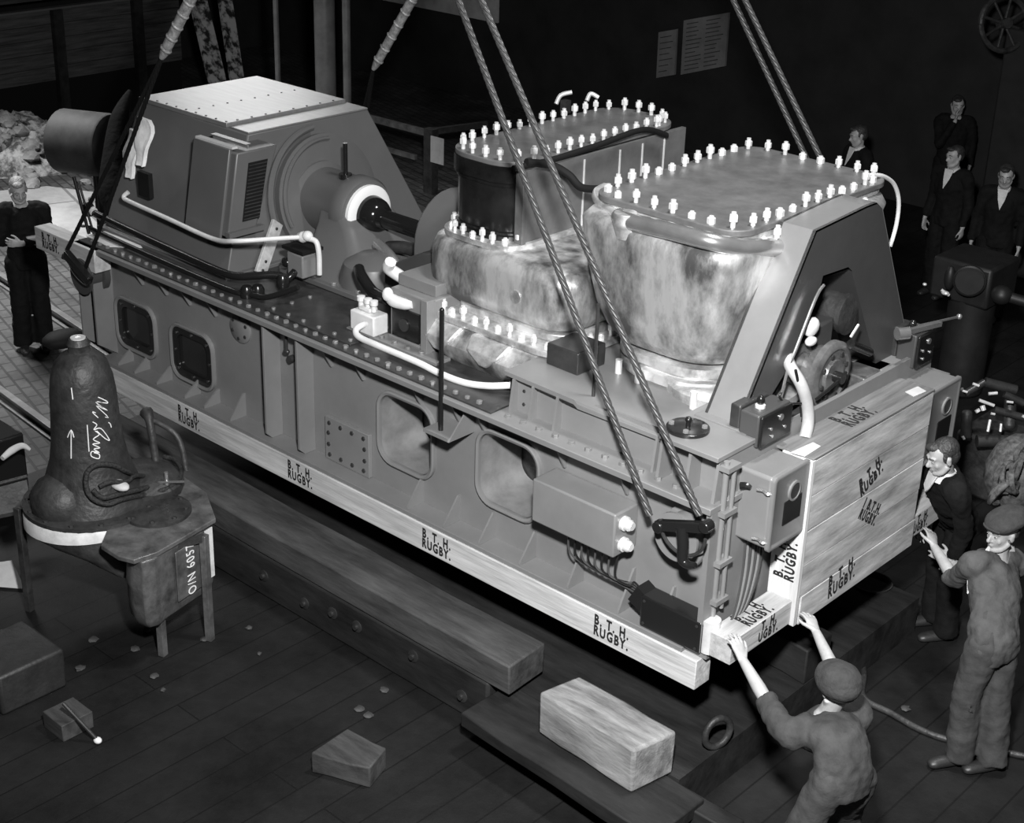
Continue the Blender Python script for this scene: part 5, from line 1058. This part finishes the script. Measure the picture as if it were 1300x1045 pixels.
        bm = bm_(); n_ = 16; nk = J['nec']+(J['head']-J['nec'])*(.18 if so else 0); cb_ = 1.15 if so else 1; ring = lambda r, z, fr_: [nk+(s*math.cos(a)*r + ff*math.sin(a)*(r*1.05))+UP*(z+ (-.022 if math.sin(a) > .5 else 0)) for a in [2*PI*j/n_ for j in range(n_)]]
        loft(bm, [ring(.078*k*cb_,-.045,0), ring(.066*k*cb_,.006,0), ring(.060*k,.006,0), ring(.068*k,-.045,0)], caps=False); part('collar', bm, SHIRT, sh_)
    return root

# --- capped worker, back view, pushing at the bottom centre right
J = stand((1.12,-.22,FZ), (-1,.35,0), 1.74)
shL, shR = pD(1000, 931, 8.0), pD(1090, 910, 8.22); mid = (shL+shR)/2; s = (shR-shL).normalized(); f = UP.cross(s); f.z = 0; f.normalize()
J.update(s=s, f=f, shL=shL, shR=shR, top=mid+UP*.01, nec=mid+UP*.07+f*.05, pel=V((1.10,-.20,.13)), wai=V((1.04,-.16,.27)), che=mid.lerp(V((1.04,-.16,.27)), .38))
J['head'] = pD(1063, 876, 7.98); J['face'] = fromcam(-.22, .95, -.38); J['capk'] = 1.2; J['tilt'] = .42; J['cdz'] = -.030; J['cth'] = 1.7
J['nec'] = mid.lerp(J['head'], .42)
HL, HR = pX(932, 806, .235), pX(1022, 770, .258)
J['wrL'] = pD(943, 838, 8.42); J['elL'] = pD(975, 893, 8.22); J['wrR'] = pD(1036, 802, 8.86); J['elR'] = pD(1062, 858, 8.60)
J['hdL'] = (HL-J['wrL']); J['hdR'] = (HR-J['wrR'])
J['pnL'] = V((1,-.25,.55)); J['pnR'] = V((1,-.35,.35)); J['thL'] = 1; J['thR'] = -1; J['curl'] = .32; J['cuff'] = .10
J['hipL'] = J['pel']-s*.09-UP*.04; J['hipR'] = J['pel']+s*.09-UP*.04
J['knL'] = V((.98,-.38,-.30)); J['knR'] = V((1.04,.02,-.30)); J['anL'] = V((1.22,-.42,FZ+.09)); J['anR'] = V((1.08,.05,FZ+.09))
person(J, 'worker in flat cap seen from behind, bare forearms pushing on the cross timber', True, CLOTHD, CLOTHD, HAIR, CLOTHM, False, 'rolled')
# --- capped worker at the right edge, pushing with his left hand
J = stand((1.02,1.72,FZ), fromcam(-.9,.25), 1.78)
h = pD(1273, 676, 9.25); J['head'] = h; J['face'] = fromcam(-.82,-.42,-.10)
sL, sR = pD(1252, 722, 9.12), pD(1262, 712, 9.50); sR = pD(1291, 716, 9.48); sL = pD(1238, 716, 9.25)
f = fromcam(-.75,.1); s = (sR-sL); s.normalize(); mid = (sL+sR)/2
J.update(shL=sL, shR=sR, s=s, f=fromcam(-.8,-.2), top=mid+UP*.02, nec=mid.lerp(h,.45))
J['pel'] = pD(1262, 812, 9.15); J['wai'] = mid.lerp(J['pel'], .72); J['che'] = mid.lerp(J['pel'], .36)
J['hipL'] = J['pel']-s*.09-UP*.03; J['hipR'] = J['pel']+s*.09-UP*.03
J['anL'] = pZ(1218, 955, FZ+.09); J['anR'] = pZ(1262, 962, FZ+.09); J['knL'] = J['hipL'].lerp(J['anL'], .5)+CR*-.03; J['knR'] = J['hipR'].lerp(J['anR'], .5)+CR*-.02
J['base'] = V(((J['anL'].x+J['anR'].x)/2, (J['anL'].y+J['anR'].y)/2, FZ))
J['wrL'] = pD(1186, 694, 9.86); J['elL'] = pD(1211, 735, 9.55); J['hdL'] = pX(1177, 652, .225)-J['wrL']; J['pnL'] = V((1,-.5,.3)); J['thL'] = -1
J['elR'] = pD(1258, 742, 9.75); J['wrR'] = pD(1205, 712, 10.1); J['hdR'] = pD(1170, 690, 10.2)-J['wrR']; J['pnR'] = V((1,-.4,.1)); J['curl'] = .3; J['cuff'] = .12; J['sho'] = .03
person(J, 'worker in flat cap and pale collar at the right edge, pushing the cross timber', True, CLOTHJ, CLOTHD, HAIR, CLOTHM, True, 'rolled')
# --- bare-headed man beyond the crate
b = pZ(1190, 822, FZ); J = stand((.22,2.72,FZ), fromcam(-.9,-.15), 1.74)
h = pZ(1197, 580, .90); d = h-J['head']
for n_, w in (('head',1),('nec',.9),('top',.85),('che',.62),('wai',.3),('shL',.85),('shR',.85),('elL',.6),('elR',.6),('wrL',.4),('wrR',.4)): J[n_] = J[n_]+d*w
J['face'] = fromcam(-.95,-.2,-.35)
person(J, 'man in dark jacket and open white shirt half hidden behind the crate', True, CLOTH, CLOTH, HAIR, None, True)
# --- man with crossed arms at the far left
b = pZ(45, 442, FZ); J = stand(b, fromcam(.35,-.95), 1.76)
J['head'] = J['head']+fromcam(0,-1)*.02; J['face'] = fromcam(.45,-.8,-.30)
f, s = J['f'], J['s']; c = J['che']
J['elL'] = c-s*.25+f*.02-UP*.14; J['elR'] = c+s*.25+f*.02-UP*.14; J['wrL'] = c+s*.03+f*.21-UP*.13; J['wrR'] = c-s*.04+f*.17-UP*.10
J['hdL'] = (s+UP*.15); J['hdR'] = -s-UP*.1; J['pnL'] = f; J['pnR'] = f; J['curl'] = .5
person(J, 'fair-haired man in dark overalls standing with folded arms at the far left', True, CLOTH, CLOTH, HAIRL, None, False)
# --- four bystanders in the dark at the right
def bystander(u, v, z, f, face, label, shirt=True, h=1.74, hand_up=False, hair=HAIR):
    p = pZ(u, v, z); J = stand((p.x, p.y, FZ), f, h); dz = p-J['head']; dz.z = 0
    J['base'] = J['base']
    J['face'] = face; J['curl'] = .5
    if hand_up:
        J['wrR'] = J['head']+J['f']*.13-UP*.16; J['elR'] = J['che']+J['s']*.16+J['f']*.22-UP*.12; J['hdR'] = UP*.9-J['f']*.2; J['pnR'] = J['s']
    return person(J, label, False, CLOTH, CLOTH, hair, None, shirt)
zb = FZ+1.63
bystander(1093, 172, zb, fromcam(-.9,-.3), fromcam(-.95,-.15,-.25), 'leftmost bystander in the dark, looking left, just above the wide bolted cover')
bystander(1216, 133, zb, fromcam(-.25,-.9), fromcam(-.1,-.95,-.15), 'rearmost bystander in the dark, hand raised to his mouth', False, hand_up=True)
bystander(1214, 198, zb, fromcam(-.7,-.6), fromcam(-.85,-.45,-.10), 'dark-haired bystander with open white collar, looking left, below the rearmost man')
bystander(1278, 222, zb, fromcam(-.4,-.9), fromcam(-.35,-.9,-.25), 'bystander with white collar nearest the right edge, looking down at the machine')

# ================================================================== LIGHT
def area(name, loc, tgt, size, power, spread=PI):
    ld = bpy.data.lights.new(name, 'AREA'); ld.shape = 'DISK'; ld.size = size; ld.energy = power; ld.spread = spread
    o = bpy.data.objects.new(name, ld); COL.objects.link(o); o.location = loc
    o.rotation_euler = (V(tgt)-V(loc)).to_track_quat('-Z', 'Y').to_euler(); return o
area('flood_lamp', (2.8, -4.6, 5.4), (-.6, .5, .8), .4, 420, 2.0)
area('yard_daylight', (-13, 1.5, 8.0), (-10.8, 1.8, -.7), 2.5, 300, 1.3)
area('lid_sheen_light', (-15.5, 9.0, 5.6), (-5, 1.5, 1.8), 3.4, 30, 1.6)  # added unseen panel at the mirror angle to brighten the generator lid
area('overhead_fill', (.5, 1.5, 9.5), (-1, 1.4, 0), 1.2, 120, 1.6)  # added fill from above, no known lamp hangs there
w = bpy.data.worlds.new('world'); scn.world = w; w.use_nodes = True
w.node_tree.nodes['Background'].inputs[0].default_value = (.5, .5, .5, 1); w.node_tree.nodes['Background'].inputs[1].default_value = .014
scn.view_settings.view_transform = 'Standard'; scn.view_settings.look = 'None'; scn.view_settings.exposure = .30; scn.view_settings.gamma = 1
scn.view_settings.use_curve_mapping = False
